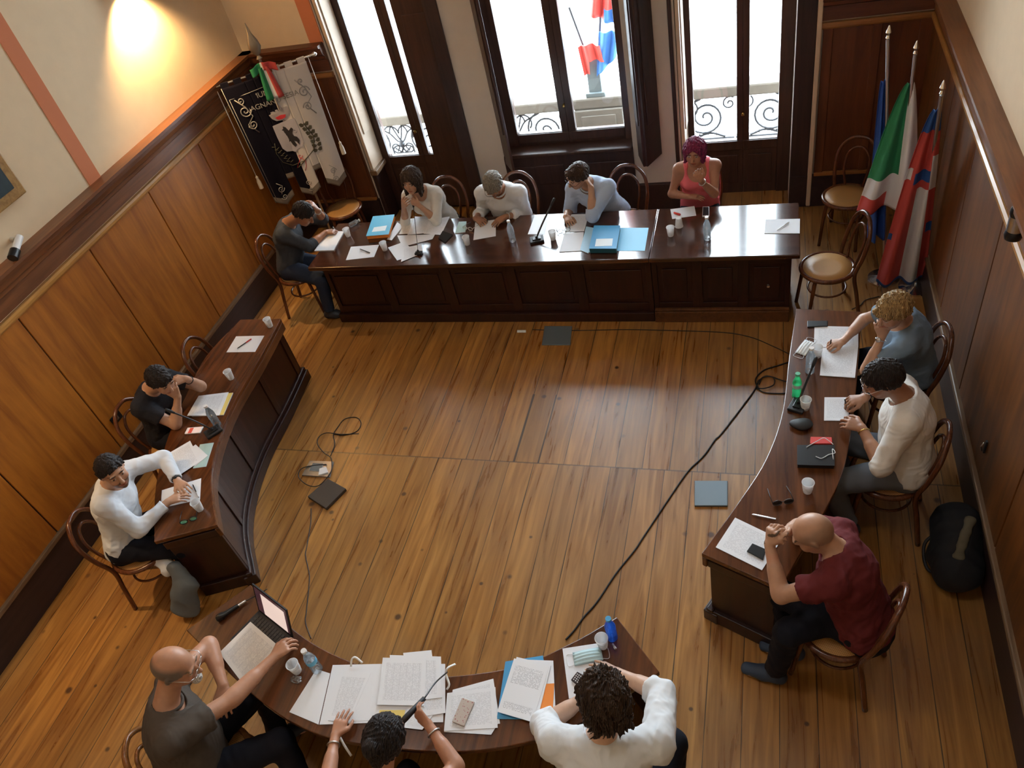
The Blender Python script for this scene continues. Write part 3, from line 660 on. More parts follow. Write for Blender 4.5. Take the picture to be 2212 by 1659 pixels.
# ------------------------------------------------------------------ chairs
def make_chair(name='bentwood_chair', wm='bent', seatmat='cane', backstyle=0):
    r = empty(name, (0, 0, 0))
    # seat ring, cane; front of the chair is +Y
    ring = [(.205 * math.cos(a) , .205 * math.sin(a) * 1.0, .445) for a in np.linspace(0, 2 * PI, 40, endpoint=False)]
    MB().tube(ring, .019, 8, closed=True).build('seat_ring', M[wm], r, smooth='all')
    vs = [(0, 0, .447)]; 
    MB().lathe([(.002, .440), (.10, .441), (.195, .450), (.195, .458), (.10, .452), (.002, .450)], (0, 0, 0), 36).build('seat', M[seatmat], r, smooth='all')
    for s in (-1, 1):
        MB().tube(spline([(s * .135, .135, .44), (s * .15, .155, .30), (s * .165, .185, .0)], 5), [.017] * 6 + [.0155] * 5, 8).build('leg', M[wm], r, smooth='all')
    hoop = spline([(-.185, -.235, 0), (-.172, -.195, .25), (-.165, -.165, .44), (-.185, -.205, .62), (-.165, -.245, .78), (-.085, -.268, .875), (0, -.275, .895), (.085, -.268, .875), (.165, -.245, .78), (.185, -.205, .62), (.165, -.165, .44), (.172, -.195, .25), (.185, -.235, 0)], 6)
    MB().tube(hoop, .0165, 8).build('back_frame', M[wm], r, smooth='all')
    if backstyle == 0:
        inner = spline([(-.075, -.185, .45), (-.105, -.21, .60), (-.098, -.238, .72), (-.05, -.255, .79), (0, -.26, .805), (.05, -.255, .79), (.098, -.238, .72), (.105, -.21, .60), (.075, -.185, .45)], 6)
        MB().tube(inner, .012, 8).build('inner_hoop', M[wm], r, smooth='all')
    lr = [(.150 * math.cos(a), .150 * math.sin(a) - .01, .25) for a in np.linspace(0, 2 * PI, 32, endpoint=False)]
    MB().tube(lr, .009, 6, closed=True).build('leg_ring', M[wm], r, smooth='all')
    return r
CHAIR = make_chair()
CHAIR_LT = make_chair(wm='bent_lt')
M['pale_paint'] = pm('pale_painted_wood', (.66, .63, .55), .4)
CHAIR_PALE = make_chair(wm='pale_paint')
first = {id(CHAIR): True, id(CHAIR_LT): True, id(CHAIR_PALE): True}
PENDING = []
def place_chair(x, y, facing, label, proto=None):
    """facing = direction the sitter looks in, degrees (0 = +x)"""
    p = proto or CHAIR
    o = p if first.pop(id(p), False) else copy_tree(p)
    o.location = (float(x), float(y), 0); o.rotation_euler = (0, 0, math.radians(facing) - PI / 2)
    tag(o, label, 'chair', 'bentwood chairs'); return o
# ------------------------------------------------------------------ implicit-surface bodies
class Field:
    def __init__(s, lo, hi, h):
        s.h = h; s.lo = np.array(lo, np.float32); n = np.ceil((np.array(hi) - np.array(lo)) / h).astype(int) + 1
        s.n = n; s.d = np.full(tuple(n), .08, np.float32)
        s.ax = [s.lo[i] + h * np.arange(n[i], dtype=np.float32) for i in range(3)]
    def sub(s, lo, hi, m):
        sl = []
        for i in range(3):
            a = int(max(0, math.floor((lo[i] - m - s.lo[i]) / s.h))); b = int(min(s.n[i], math.ceil((hi[i] + m - s.lo[i]) / s.h) + 1))
            if b <= a: return None, None
            sl.append(slice(a, b))
        X = s.ax[0][sl[0]][:, None, None]; Y = s.ax[1][sl[1]][None, :, None]; Z = s.ax[2][sl[2]][None, None, :]
        return tuple(sl), (X, Y, Z)
    def put(s, lo, hi, fn, k=.02, mode='u', m=None):
        sl, P = s.sub(lo, hi, (k + .02) if m is None else m)
        if sl is None: return
        v = fn(*P).astype(np.float32); d = s.d[sl]
        if mode == 'u':
            h = np.clip(.5 + .5 * (d - v) / max(k, 1e-5), 0, 1); s.d[sl] = d * (1 - h) + v * h - k * h * (1 - h)
        elif mode == 's':
            v = -v; h = np.clip(.5 - .5 * (d - v) / max(k, 1e-5), 0, 1); s.d[sl] = d * (1 - h) + v * h + k * h * (1 - h)
        elif mode == 'i':
            s.d[sl] = np.maximum(d, v)
    def cap(s, a, b, r1, r2, k=.02, mode='u', flat=None):
        a = np.array(a, float); b = np.array(b, float); ba = b - a; l2 = max(float(ba @ ba), 1e-9); rm = max(r1, r2)
        def fn(X, Y, Z):
            px, py, pz = X - a[0], Y - a[1], Z - a[2]
            tt = (px * ba[0] + py * ba[1] + pz * ba[2]) / l2; t = np.clip(tt, 0, 1)
            q = np.sqrt((px - t * ba[0]) ** 2 + (py - t * ba[1]) ** 2 + (pz - t * ba[2]) ** 2) - (r1 + (r2 - r1) * t)
            if flat:
                L_ = math.sqrt(l2)
                if 'b' in flat: q = np.maximum(q, (tt - 1) * L_)
                if 'a' in flat: q = np.maximum(q, -tt * L_)
            return q
        s.put(np.minimum(a, b) - rm, np.maximum(a, b) + rm, fn, k, mode)
    def ecap(s, a, b, lat, ra, rb, k=.03, mode='u'):
        """tapered capsule of elliptic section; ra, rb = (half width along lat, half depth)"""
        a = np.array(a, float); b = np.array(b, float); ba = b - a; L_ = np.linalg.norm(ba); t_ = ba / max(L_, 1e-9)
        lat = np.array(lat, float); lat = _n(lat - t_ * (lat @ t_)); dp = np.cross(t_, lat); rm = max(max(ra), max(rb))
        def fn(X, Y, Z):
            px, py, pz = X - a[0], Y - a[1], Z - a[2]
            al = px * t_[0] + py * t_[1] + pz * t_[2]; t = np.clip(al / max(L_, 1e-9), 0, 1)
            u = px * lat[0] + py * lat[1] + pz * lat[2]; v = px * dp[0] + py * dp[1] + pz * dp[2]; e = al - t * L_
            rw = ra[0] + (rb[0] - ra[0]) * t; rd = ra[1] + (rb[1] - ra[1]) * t; rmn = np.minimum(rw, rd)
            return (np.sqrt((u / rw) ** 2 + (v / rd) ** 2 + (e / rmn) ** 2) - 1) * rmn
        s.put(np.minimum(a, b) - rm, np.maximum(a, b) + rm, fn, k, mode)
    def ell(s, c, R, r, k=.02, mode='u'):
        """ellipsoid, R rows = its axes"""
        c = np.array(c, float); R = np.array(R, float); rm = max(r)
        def fn(X, Y, Z):
            px, py, pz = X - c[0], Y - c[1], Z - c[2]
            q = [(px * R[i][0] + py * R[i][1] + pz * R[i][2]) / r[i] for i in range(3)]
            g = np.sqrt(q[0] ** 2 + q[1] ** 2 + q[2] ** 2) + 1e-6
            g2 = np.sqrt((q[0] / r[0]) ** 2 + (q[1] / r[1]) ** 2 + (q[2] / r[2]) ** 2) + 1e-6
            return g * (g - 1) / g2
        s.put(c - rm, c + rm, fn, k, mode)
    def halfspace(s, p, n):
        """keep the side n points away from"""
        p = np.array(p, float); n = _n(n)
        s.d = np.maximum(s.d, ((s.ax[0][:, None, None] - p[0]) * n[0] + (s.ax[1][None, :, None] - p[1]) * n[1] + (s.ax[2][None, None, :] - p[2]) * n[2]).astype(np.float32))
    def wrinkle(s, amp, freq, seed=0, ridg=True):
        r = np.random.default_rng(seed); near = np.abs(s.d) < .03
        I = np.nonzero(near); P = np.stack([s.ax[i][I[i]] for i in range(3)], 1); w_ = np.zeros(len(P), np.float32)
        wp = np.zeros_like(P)
        for _ in range(3):
            k_ = r.normal(size=3); k_ /= np.linalg.norm(k_); q = r.normal(size=3) * .03
            wp += np.sin(P @ (k_ * freq * .45) + r.uniform(0, 6))[:, None] * q
        Q = P + wp
        for _ in range(5):
            k_ = r.normal(size=3); k_ /= np.linalg.norm(k_); f = freq * r.uniform(.7, 1.7); v = np.sin(Q @ (k_ * f) + r.uniform(0, 6))
            w_ += (1 - np.abs(v) * 2) if ridg else v
        s.d[I] -= amp * w_ / 3
    def strands(s, c, r, f, u, amp, seed=0):
        """locks running from the crown outwards"""
        g = np.random.default_rng(seed); I = np.nonzero(np.abs(s.d) < .03); P = np.stack([s.ax[i][I[i]] for i in range(3)], 1) - c
        a, b, e = P @ r, P @ f, P @ u; th = np.arctan2(a, -(b + .03)); rad = np.sqrt(a * a + (b + .03) ** 2) - e * .7
        w_ = np.zeros(len(P))
        for k in (9, 15, 23, 37): w_ += np.sin(k * th + g.uniform(0, 6) + 2.2 * np.sin(rad * g.uniform(20, 45) + g.uniform(0, 6))) * (.7 if k > 20 else 1)
        s.d[I] -= (amp * w_ / 2.2 * np.clip(np.abs(rad) / .05 + .2, 0, 1)).astype(np.float32)
    def mesh(s):
        d = s.d; h = s.h
        for i, sl in enumerate(((0, slice(None), slice(None)), (-1, slice(None), slice(None)))): pass
        d[0] = d[-1] = .05; d[:, 0] = d[:, -1] = .05; d[:, :, 0] = d[:, :, -1] = .05
        g = d < 0
        c = np.zeros(tuple(np.array(g.shape) - 1), np.uint8)
        for i in (0, 1):
            for j in (0, 1):
                for k in (0, 1): c += g[i:g.shape[0] - 1 + i, j:g.shape[1] - 1 + j, k:g.shape[2] - 1 + k]
        act = (c > 0) & (c < 8); I = np.nonzero(act); N = len(I[0])
        idx = np.full(c.shape, -1, np.int32); idx[I] = np.arange(N)
        cor = {}
        for i in (0, 1):
            for j in (0, 1):
                for k in (0, 1): cor[(i, j, k)] = d[I[0] + i, I[1] + j, I[2] + k]
        acc = np.zeros((N, 3)); cnt = np.zeros(N)
        for ax in range(3):
            o = [a for a in range(3) if a != ax]
            for p in (0, 1):
                for q in (0, 1):
                    a = [0, 0, 0]; a[o[0]] = p; a[o[1]] = q; b = list(a); b[ax] = 1
                    va, vb = cor[tuple(a)], cor[tuple(b)]; m = (va < 0) != (vb < 0)
                    t = np.where(m, va / np.where(m, va - vb, 1), 0)
                    pt = np.zeros((N, 3)); pt[:, ax] = t; pt[:, o[0]] = p; pt[:, o[1]] = q
                    acc[m] += pt[m]; cnt[m] += 1
        V = (np.stack(I, 1) + acc / np.maximum(cnt, 1)[:, None]) * h + s.lo
        F = []
        for ax in range(3):
            sl0 = [slice(1, -1)] * 3; sl1 = [slice(1, -1)] * 3
            sl0[ax] = slice(0, -1); sl1[ax] = slice(1, None)
            g0 = g[tuple(sl0)]; g1 = g[tuple(sl1)]; m = g0 != g1; J = list(np.nonzero(m)); flip = g1[tuple(J)]
            o = [a for a in range(3) if a != ax]
            base = [J[a] + (0 if a == ax else 1) for a in range(3)]
            def cell(p, q):
                z = [b.copy() for b in base]; z[o[0]] -= p; z[o[1]] -= q; return idx[z[0], z[1], z[2]]
            quad = np.stack([cell(1, 1), cell(0, 1), cell(0, 0), cell(1, 0)], 1)
            fl = flip if ax != 1 else ~flip
            quad[fl] = quad[fl][:, ::-1]; F.append(quad)
        F = np.concatenate(F); F = F[(F >= 0).all(1)]
        return V, F
def np_mesh(name, V, F, mat, parent=None, col=None, off=(0, 0, 0), smooth_it=1):
    if smooth_it:
        # light Laplacian relaxation
        E = np.concatenate([F[:, [0, 1]], F[:, [1, 2]], F[:, [2, 3]], F[:, [3, 0]]])
        for _ in range(smooth_it):
            acc = np.zeros_like(V); cn = np.zeros(len(V))
            for a in range(3): acc[:, a] = np.bincount(E[:, 0], V[E[:, 1], a], len(V)) + np.bincount(E[:, 1], V[E[:, 0], a], len(V))
            cn = np.bincount(E[:, 0], minlength=len(V)) + np.bincount(E[:, 1], minlength=len(V))
            V = V * .45 + .55 * acc / np.maximum(cn, 1)[:, None]
    me = bpy.data.meshes.new(name); n = len(F)
    me.vertices.add(len(V)); me.vertices.foreach_set('co', (V - np.array(off)).astype(np.float32).ravel())
    me.loops.add(n * 4); me.loops.foreach_set('vertex_index', F.astype(np.int32).ravel())
    me.polygons.add(n); me.polygons.foreach_set('loop_start', np.arange(0, 4 * n, 4, dtype=np.int32))
    me.update(calc_edges=True); me.polygons.foreach_set('use_smooth', [True] * n)
    if col is not None:
        ca = me.color_attributes.new('Col', 'FLOAT_COLOR', 'POINT'); c4 = np.ones((len(V), 4), np.float32); c4[:, :3] = col(V); ca.data.foreach_set('color', c4.ravel())
    me.materials.append(mat)
    o = bpy.data.objects.new(name, me); COL.objects.link(o)
    if parent is not None: o.parent = parent
    return o
def skin_mat(name, rough=.45):
    m, nt, b = new_mat(name); L = nt.links.new
    a = nt.nodes.new('ShaderNodeVertexColor'); a.layer_name = 'Col'
    tc = nt.nodes.new('ShaderNodeTexCoord'); n = nt.nodes.new('ShaderNodeTexNoise'); n.inputs['Scale'].default_value = 40; L(tc.outputs['Object'], n.inputs['Vector'])
    r = nt.nodes.new('ShaderNodeMapRange'); r.inputs['To Min'].default_value = .88; r.inputs['To Max'].default_value = 1.1; L(n.outputs[0], r.inputs['Value'])
    x = nt.nodes.new('ShaderNodeMix'); x.data_type = 'RGBA'; x.blend_type = 'MULTIPLY'; x.inputs['Factor'].default_value = 1
    L(a.outputs[0], x.inputs['A']); L(r.outputs[0], x.inputs['B']); L(x.outputs['Result'], b.inputs['Base Color'])
    b.inputs['Roughness'].default_value = rough; b.inputs['Subsurface Weight'].default_value = .0
    return m
M['skin'] = skin_mat('skin')
def hair_mat(name, c0, c1, rough=.5):
    m, nt, b = new_mat(name); L = nt.links.new
    tc = nt.nodes.new('ShaderNodeTexCoord'); n = nt.nodes.new('ShaderNodeTexNoise'); n.inputs['Scale'].default_value = 60; n.inputs['Detail'].default_value = 3; L(tc.outputs['Object'], n.inputs['Vector'])
    wv = nt.nodes.new('ShaderNodeTexWave'); wv.inputs['Scale'].default_value = 45; wv.inputs['Distortion'].default_value = 6; wv.inputs['Detail'].default_value = 3; L(tc.outputs['Object'], wv.inputs['Vector'])
    cr = nt.nodes.new('ShaderNodeValToRGB'); cr.color_ramp.elements[0].color = (*c0, 1); cr.color_ramp.elements[1].color = (*c1, 1); cr.color_ramp.elements[0].position = .3; cr.color_ramp.elements[1].position = .75
    ad = nt.nodes.new('ShaderNodeMath'); ad.operation = 'MULTIPLY_ADD'; ad.inputs[1].default_value = .5; L(wv.outputs[0], ad.inputs[0]); 
    h2 = nt.nodes.new('ShaderNodeMath'); h2.operation = 'MULTIPLY'; h2.inputs[1].default_value = .6; L(n.outputs[0], h2.inputs[0]); L(h2.outputs[0], ad.inputs[2])
    L(ad.outputs[0], cr.inputs[0]); L(cr.outputs[0], b.inputs['Base Color']); b.inputs['Roughness'].default_value = rough; b.inputs['Specular IOR Level'].default_value = .22
    bp = nt.nodes.new('ShaderNodeBump'); bp.inputs['Strength'].default_value = .5; bp.inputs['Distance'].default_value = .004; L(wv.outputs[0], bp.inputs['Height']); L(bp.outputs[0], b.inputs['Normal'])
    return m
def cloth_mat(name, col, rough=.85, var=.08): return pm(name, col, rough, bump=.25, bscale=500, spec=.25, var=var)

def frame(f, up=(0, 0, 1)):
    f = _n(f); u = np.array(up, float); u = u - f * (u @ f); u = _n(u); r = np.cross(f, u); return f, u, r
def ik(S_, W_, hint, a, b):
    S_, W_, hint = map(lambda q: np.array(q, float), (S_, W_, hint)); d = W_ - S_; D = np.linalg.norm(d); dn = d / D
    if D > (a + b) * .995:
        k = min(D / ((a + b) * .995), 1.12); a *= k; b *= k
        if D > (a + b) * .995: W_ = S_ + dn * (a + b) * .995; D = (a + b) * .995
    x = (a * a - b * b + D * D) / (2 * D); hgt = math.sqrt(max(a * a - x * x, 1e-6))
    v = hint - S_; v = v - dn * (v @ dn); v = _n(v) if np.linalg.norm(v) > 1e-4 else np.array([0, 0, -1.])
    return S_ + dn * x + v * hgt, W_
def hand(F, Wp, d, nrm, side, curl, spread=.10, s=1.0, k=.006, point=False):
    """palm and five separate fingers; d = towards the fingertips, nrm = out of the palm, side = +1 thumb towards +lat"""
    d, n, lat = frame(d, nrm); lat = lat * side
    curls = curl if hasattr(curl, '__len__') else [curl] * 4
    kn = Wp + d * .082 * s
    F.ecap(Wp + d * .008, Wp + d * .072 * s, lat, (.027 * s, .019 * s), (.037 * s, .013 * s), .012)
    tips = []
    for i, (off, ln, r) in enumerate(((.030, .072, .0088), (.010, .080, .0090), (-.011, .074, .0086), (-.031, .058, .0078))):
        base = Wp + d * (.080 - .004 * abs(i - 1)) * s + lat * off * s; dd = _n(d + lat * spread * (1.3 - i * .9)); c = 0; p = base
        F.cap(Wp + d * .03 * s + lat * off * .6 * s, base, .012 * s, .0098 * s, .008)
        for j, (fr, ra, rb) in enumerate(((.44, 1.0, .93), (.31, .93, .86), (.25, .86, .72))):
            c += curls[i] * (.8, 1.1, .8)[j]; dr = _n(dd * math.cos(c) + n * math.sin(c)); q = p + dr * ln * fr * s
            F.cap(p, q, r * ra * s, r * rb * s, .0035 if j else k); p = q
        tips.append(p)
    tb = Wp + d * .022 * s + lat * .024 * s; t1 = tb + _n(d * .75 + lat * .75 + n * .25) * .042 * s; t2 = t1 + _n(d * .95 + lat * .15 + n * .45 * min(1, curls[0] + .3)) * .032 * s; t3 = t2 + _n(d * .9 - lat * .1 + n * .5 * min(1, curls[0] + .3)) * .024 * s
    F.cap(tb, t1, .0145 * s, .0115 * s, .012); F.cap(t1, t2, .011 * s, .0098 * s, .004); F.cap(t2, t3, .0098 * s, .008 * s, .004)
    return tips
BUILT = {}
def person(key, label, pel, neck, head, face, tf, handR, handL, kneeR, kneeL, footR, footL, skin, hair, top, legs, shoes,
           sex='m', size=1.0, headup=(0, 0, 1), girth=1.0, base=None, h=.0055, seed=1, glasses=None, beard=None, extras=(), feet=True):
    s = size; pel, neck, head = map(lambda q: np.array(q, float), (pel, neck, head))
    tf = _n([tf[0], tf[1], 0]); up = _n(neck - pel); rt = _n(np.cross(tf, up)); fw = np.cross(up, rt)     # torso frame
    f, u, r = frame(face, headup)
    bw = (.175 if sex == 'm' else .155) * s; g = girth
    shR = neck + rt * bw - up * .045 * s + fw * .02; shL = neck - rt * bw - up * .045 * s + fw * .02
    shR = shR + np.array(extras[0] if len(extras) > 0 else (0, 0, 0)); shL = shL + np.array(extras[1] if len(extras) > 1 else (0, 0, 0))
    UA, FA, TH, SH = (.285 * s, .25 * s, .43 * s, .42 * s) if sex == 'm' else (.265 * s, .235 * s, .40 * s, .39 * s)
    elR, wR = ik(shR, handR[0], handR[1], UA, FA); elL, wL = ik(shL, handL[0], handL[1], UA, FA)
    hpR = pel + rt * .09 * s; hpL = pel - rt * .09 * s
    def leg(hp, kh, ft):
        kn, an = ik(hp, ft, kh, TH, SH); return kn, an
    knR, anR = leg(hpR, kneeR, footR); knL, anL = leg(hpL, kneeL, footL)
    allp = np.array([pel, neck, head, elR, wR, elL, wL, knR, anR, knL, anL, shR, shL]); lo = allp.min(0) - .22; hi = allp.max(0) + .22; lo[2] = max(lo[2], -.01)
    bs = np.array(base if base is not None else (pel[0], pel[1], 0.0), float)
    root = wthing('person', bs, label, 'person')
    B = Field(lo, hi, h)
    wa = .86 if sex == 'f' else .95
    def torso(Fd, e=0.0, k=.05):
        p1 = pel + up * .0; p2 = pel + (neck - pel) * .38 - fw * .0; p3 = pel + (neck - pel) * .70 + fw * .0; p4 = neck - up * .06 * s
        Fd.ecap(pel - up * .03, p1 + up * .06, rt, (.165 * s * g + e, .115 * s * g + e), (.16 * s * g + e, .112 * s * g + e), k)
        Fd.ecap(p1, p2 + fw * .01 * g, rt, (.155 * s * g + e, .112 * s * g + e), (.148 * s * wa * g + e, (.108 + .05 * (g - 1)) * s * g + e), k)
        Fd.ecap(p2 + fw * .01 * g, p3, rt, (.148 * s * wa * g + e, .108 * s * g + e), (.165 * s + e, .118 * s + e), k)
        Fd.ecap(p3, p4, rt, (.165 * s + e, .118 * s + e), (.135 * s + e, .075 * s + e), k)
        for sh in (shR, shL): Fd.cap(neck - up * .035 * s, sh - up * .008, .050 * s + e, .056 * s + e, k)
        if sex == 'f':
            for q in (-1, 1): Fd.ell(p3 + fw * .085 * s + rt * q * .065 * s - up * .01, (rt, fw, up), (.062 * s + e, .055 * s + e, .06 * s + e), .03)
    torso(B)
    af = 1.0 if sex == 'm' else .86
    for sh, el, wr in ((shR, elR, wR), (shL, elL, wL)):
        B.cap(sh, el, .052 * s * af, .040 * s * af, .03); B.cap(el, wr, .042 * s * af, .0265 * s * af, .02); B.cap(el + (wr - el) * .1, el + (wr - el) * .5, .043 * s * af, .036 * s * af, .02)
    for hp, kn, an, ft in ((hpR, knR, anR, footR), (hpL, knL, anL, footL)):
        B.cap(hp, kn, .083 * s * af, .056 * s * af, .03); B.cap(kn, an, .056 * s * af, .036 * s * af, .02); B.cap(kn + (an - kn) * .15 , kn + (an - kn) * .5, .054 * s, .046 * s, .02)
        fd = _n([tf[0], tf[1], 0]); B.ecap(an + fd * .0 - np.array([0, 0, .025]), an + fd * .13 * s - np.array([0, 0, .05]), np.cross(fd, (0, 0, 1)), (.034 * s, .035 * s), (.04 * s, .022 * s), .02)
    # neck and head
    hs = s * (1.0 if sex == 'm' else .95)
    B.cap(neck - up * .02, head - u * .06 * hs - f * .02 * hs, .060 * s * af, .052 * s * af, .025)
    C = head; A3 = (r, f, u)
    X = lambda a, b, c: C + (r * a + f * b + u * c) * hs
    B.ell(X(0, -.012, .022), A3, (.076 * hs, .094 * hs, .092 * hs), .02)                 # cranium
    B.ell(X(0, .030, -.020), A3, (.062 * hs, .062 * hs, .088 * hs), .02)                 # face mass
    B.ell(X(0, .040, -.078), A3, (.044 * hs, .042 * hs, .036 * hs), .025)                # jaw
    B.ell(X(0, .068, -.098), A3, (.020 * hs, .018 * hs, .016 * hs), .016)                # chin
    for q in (-1, 1):
        B.ell(X(q * .040, .062, -.030), A3, (.022 * hs, .020 * hs, .024 * hs), .02)      # cheeks
        B.ell(X(q * .033, .096, .012), A3, (.018 * hs, .012 * hs, .012 * hs), .012, 's')  # sockets
        B.ell(X(q * .032, .076, .010), A3, (.0145 * hs, .0145 * hs, .0125 * hs), .003)   # eyeballs
        B.ell(X(q * .030, .084, .032), A3, (.024 * hs, .010 * hs, .007 * hs), .012)      # brow
        B.ell(X(q * .077, -.008, .0), ((r * .93 + f * .35 * q), _n(f - r * .35 * q), u), (.007 * hs, .018 * hs, .031 * hs), .006)   # ears
        B.ell(X(q * .083, .0, .003), A3, (.005 * hs, .009 * hs, .016 * hs), .004, 's')
    B.cap(X(0, .088, .018), X(0, .112, -.026), .0075 * hs, .0115 * hs, .008)             # nose
    B.ell(X(0, .102, -.032), A3, (.0165 * hs, .011 * hs, .009 * hs), .006)
    B.ell(X(0, .086, -.058), A3, (.026 * hs, .011 * hs, .0065 * hs), .005); B.ell(X(0, .084, -.071), A3, (.022 * hs, .011 * hs, .007 * hs), .005)
    B.ell(X(0, .098, -.0645), A3, (.024 * hs, .006 * hs, .0015 * hs), .003, 's')
    # hands
    def hd(wr, el, spec, sd):
        fd = _n(wr - el); d = np.array(spec[2], float) if len(spec) > 2 and spec[2] is not None else fd
        n = np.array(spec[3], float) if len(spec) > 3 and spec[3] is not None else np.array([0, 0, -1.])
        c = spec[4] if len(spec) > 4 else .25
        return hand(B, wr, d, n, sd, c, s=s * (1.0 if sex == 'm' else .92))
    tipsR = hd(wR, elR, handR, 1); tipsL = hd(wL, elL, handL, -1)
    V, Fc = B.mesh()
    sk = np.array(skin, float)
    hcol = np.array(hair.get('c', (.02, .012, .008)), float)
    eyeopen = hair.get('eyes', 1)
    def paint(V):
        c = np.tile(sk, (len(V), 1)); q = (V - C) / hs; a = q @ r; b = q @ f; e = q @ u
        def blend(m, colr, w_=1.0):
            m = np.clip(m, 0, 1)[:, None] * w_; nonlocal_c[0] = nonlocal_c[0] * (1 - m) + np.array(colr) * m
        nonlocal_c = [c]
        sm = lambda x, w_: np.clip(1 - x / w_, 0, 1)
        inhead = (np.abs(a) < .1) & (b > 0) & (np.abs(e) < .14)
        lip = np.sqrt((a / .026) ** 2 + ((e + .0645) / .013) ** 2); blend(((lip < 1) & inhead & (b > .07)) * 1.0, sk * np.array([.85, .48, .45]))
        ml = ((np.abs(e + .0645) < .0022) & (np.abs(a) < .024) & (b > .07)) * 1.; blend(ml, sk * .25)
        for t in (-1, 1):
            br = np.sqrt(((a - t * .031) / .022) ** 2 + ((e - .033 + .08 * np.abs(np.abs(a) - .03)) / .0055) ** 2); blend(((br < 1) & (b > .05)) * .9, hcol if hair.get('kind') != 'bald' else hcol * .8)
            ey = np.sqrt(((a - t * .032) / .0145) ** 2 + ((e - .009) / (.0062 if eyeopen else .0025)) ** 2); m = ((ey < 1) & (b > .05)) * 1.
            blend(m, (.55, .52, .48) if eyeopen else (.05, .03, .025))
            if eyeopen:
                ir = np.sqrt((a - t * .032) ** 2 + (e - .0085) ** 2); blend(((ir < .0062) & (b > .05)) * 1., (.03, .018, .012))
        ck = np.exp(-(((np.abs(a) - .045) / .02) ** 2 + ((e + .03) / .02) ** 2)) * inhead; blend(ck * .25, sk * np.array([1.1, .6, .55]))
        if hair.get('scalp'):
            hl = (e > .68 * b - .01) & (np.abs(a) < .12) & (e > -.05) & (e < .2); st = hair['scalp']
            sides = np.clip((np.abs(a) - .030) / .03, 0, 1) + np.clip((-b - .045) / .03, 0, 1); top_bald = np.clip(sides, 0, 1) * np.clip((.085 - e) / .03, 0, 1) if hair.get('kind') == 'bald' else 1.0
            blend((hl & (np.linalg.norm(q, axis=1) < .16)) * st[1] * top_bald, st[0])
        if beard:
            bd = (e < -.035 - .0 * np.abs(a)) & (e > -.125) & (b > .0) & (np.linalg.norm(q, axis=1) < .14) & ((lip > 1.15)) & ~((e > -.042) & (np.abs(a) < .05) & (np.abs(a) > .02))
            blend(bd * beard[1], beard[0])
        return nonlocal_c[0]
    np_mesh('body', V, Fc, M['skin'], root, paint, bs)
    # ---- hair
    kd = hair.get('kind', 'short')
    if kd != 'bald':
        t = hair.get('t', .014); Hf = Field(C - .26, C + .26, .0045)
        Hf.ell(X(0, -.014, .024), A3, (.078 * hs + t, .096 * hs + t, .094 * hs + t), .01)
        if kd == 'short':
            Hf.halfspace(X(0, .0, hair.get('line', -.004)), -(u - f * hair.get('slope', .62)))
        elif kd in ('bob', 'bun', 'mid'):
            lowz = hair.get('low', -.13)
            if kd != 'bun':
                Hf.ecap(X(0, -.035, .03), X(0, -.055, lowz), r, (.088 * hs, .07 * hs), (.082 * hs, .05 * hs), .04)
                for q in (-1, 1): Hf.ecap(X(q * .070, .0, .03), X(q * .080, .022, lowz), f, (.045 * hs, .022 * hs), (.034 * hs, .016 * hs), .03)
            else:
                Hf.halfspace(X(0, .0, -.02), -(u - f * .62)); Hf.ell(X(.0, -.115, .055), A3, (.045 * hs, .042 * hs, .045 * hs), .02); Hf.ell(X(.015, -.10, -.005), A3, (.04, .035, .05), .02)
            # cut the face free
            Hf.ell(X(0, .105, -.045), A3, (.062 * hs, .085 * hs, .105 * hs), .012, 's')
            if kd != 'bun': Hf.halfspace(X(0, 0, lowz - .01), -u)
        if hair.get('fringe'): Hf.ell(X(.02, .078, .055), A3, (.05 * hs, .028 * hs, .032 * hs), .012)
        if hair.get('quiff'): Hf.ell(X(0, .05, .115), A3, (.05 * hs, .05 * hs, .022 * hs), .015)
        Hf.strands(C, r, f, u, hair.get('rough', .0035) * 1.3, seed); Hf.wrinkle(hair.get('rough', .0035), 90, seed)
        Vh, Fh = Hf.mesh()
        if len(Fh): np_mesh('hair', Vh, Fh, hair['mat'], root, None, bs, 0)
    # ---- glasses
    if glasses:
        gm = glasses; mb = MB()
        for q in (-1, 1):
            mb.tube([X(q * .033 + .022 * math.cos(a), .106, .006 + .016 * math.sin(a)) for a in np.linspace(0, 2 * PI, 18, endpoint=False)], .0017, 5, closed=True)
            mb.tube([X(q * .055, .105, .012), X(q * .078, .085, .012), X(q * .081, -.005, .012)], .0017, 5)
        mb.tube([X(-.011, .107, .010), X(0, .111, .012), X(.011, .107, .010)], .0017, 5)
        mb.build('spectacles', gm, root, smooth='all')
    # ---- clothes
    e = top.get('e', .012); sl = top.get('sleeve', 1.0)    # sleeve: 0..1 upper arm, 1..2 forearm
    T = Field(lo, hi, .0062); torso(T, e, .05)
    up_h = top.get('hem', -.03)
    if sl > 0:
        for sh, el, wr, sl in ((shR, elR, wR, sl), (shL, elL, wL, top.get('sleeveL', sl))):
            if sl <= 1:
                en = sh + (el - sh) * sl; T.cap(sh, en, .056 * s * af + e, .050 * s * af + e * 1.5, .03, flat='b')
            else:
                T.cap(sh, el, .056 * s * af + e, .045 * s * af + e, .03); en = el + (wr - el) * (sl - 1); T.cap(el, en, .046 * s * af + e, (.032 + .008 * (2 - sl) * 2) * s * af + e * .8, .02, flat='b')
                if top.get('cuff'):
                    q0 = en - _n(wr - el) * .045; T.cap(q0, en, .041 * s * af + e * 1.25, .040 * s * af + e * 1.25, .004, flat='ab')
    else:
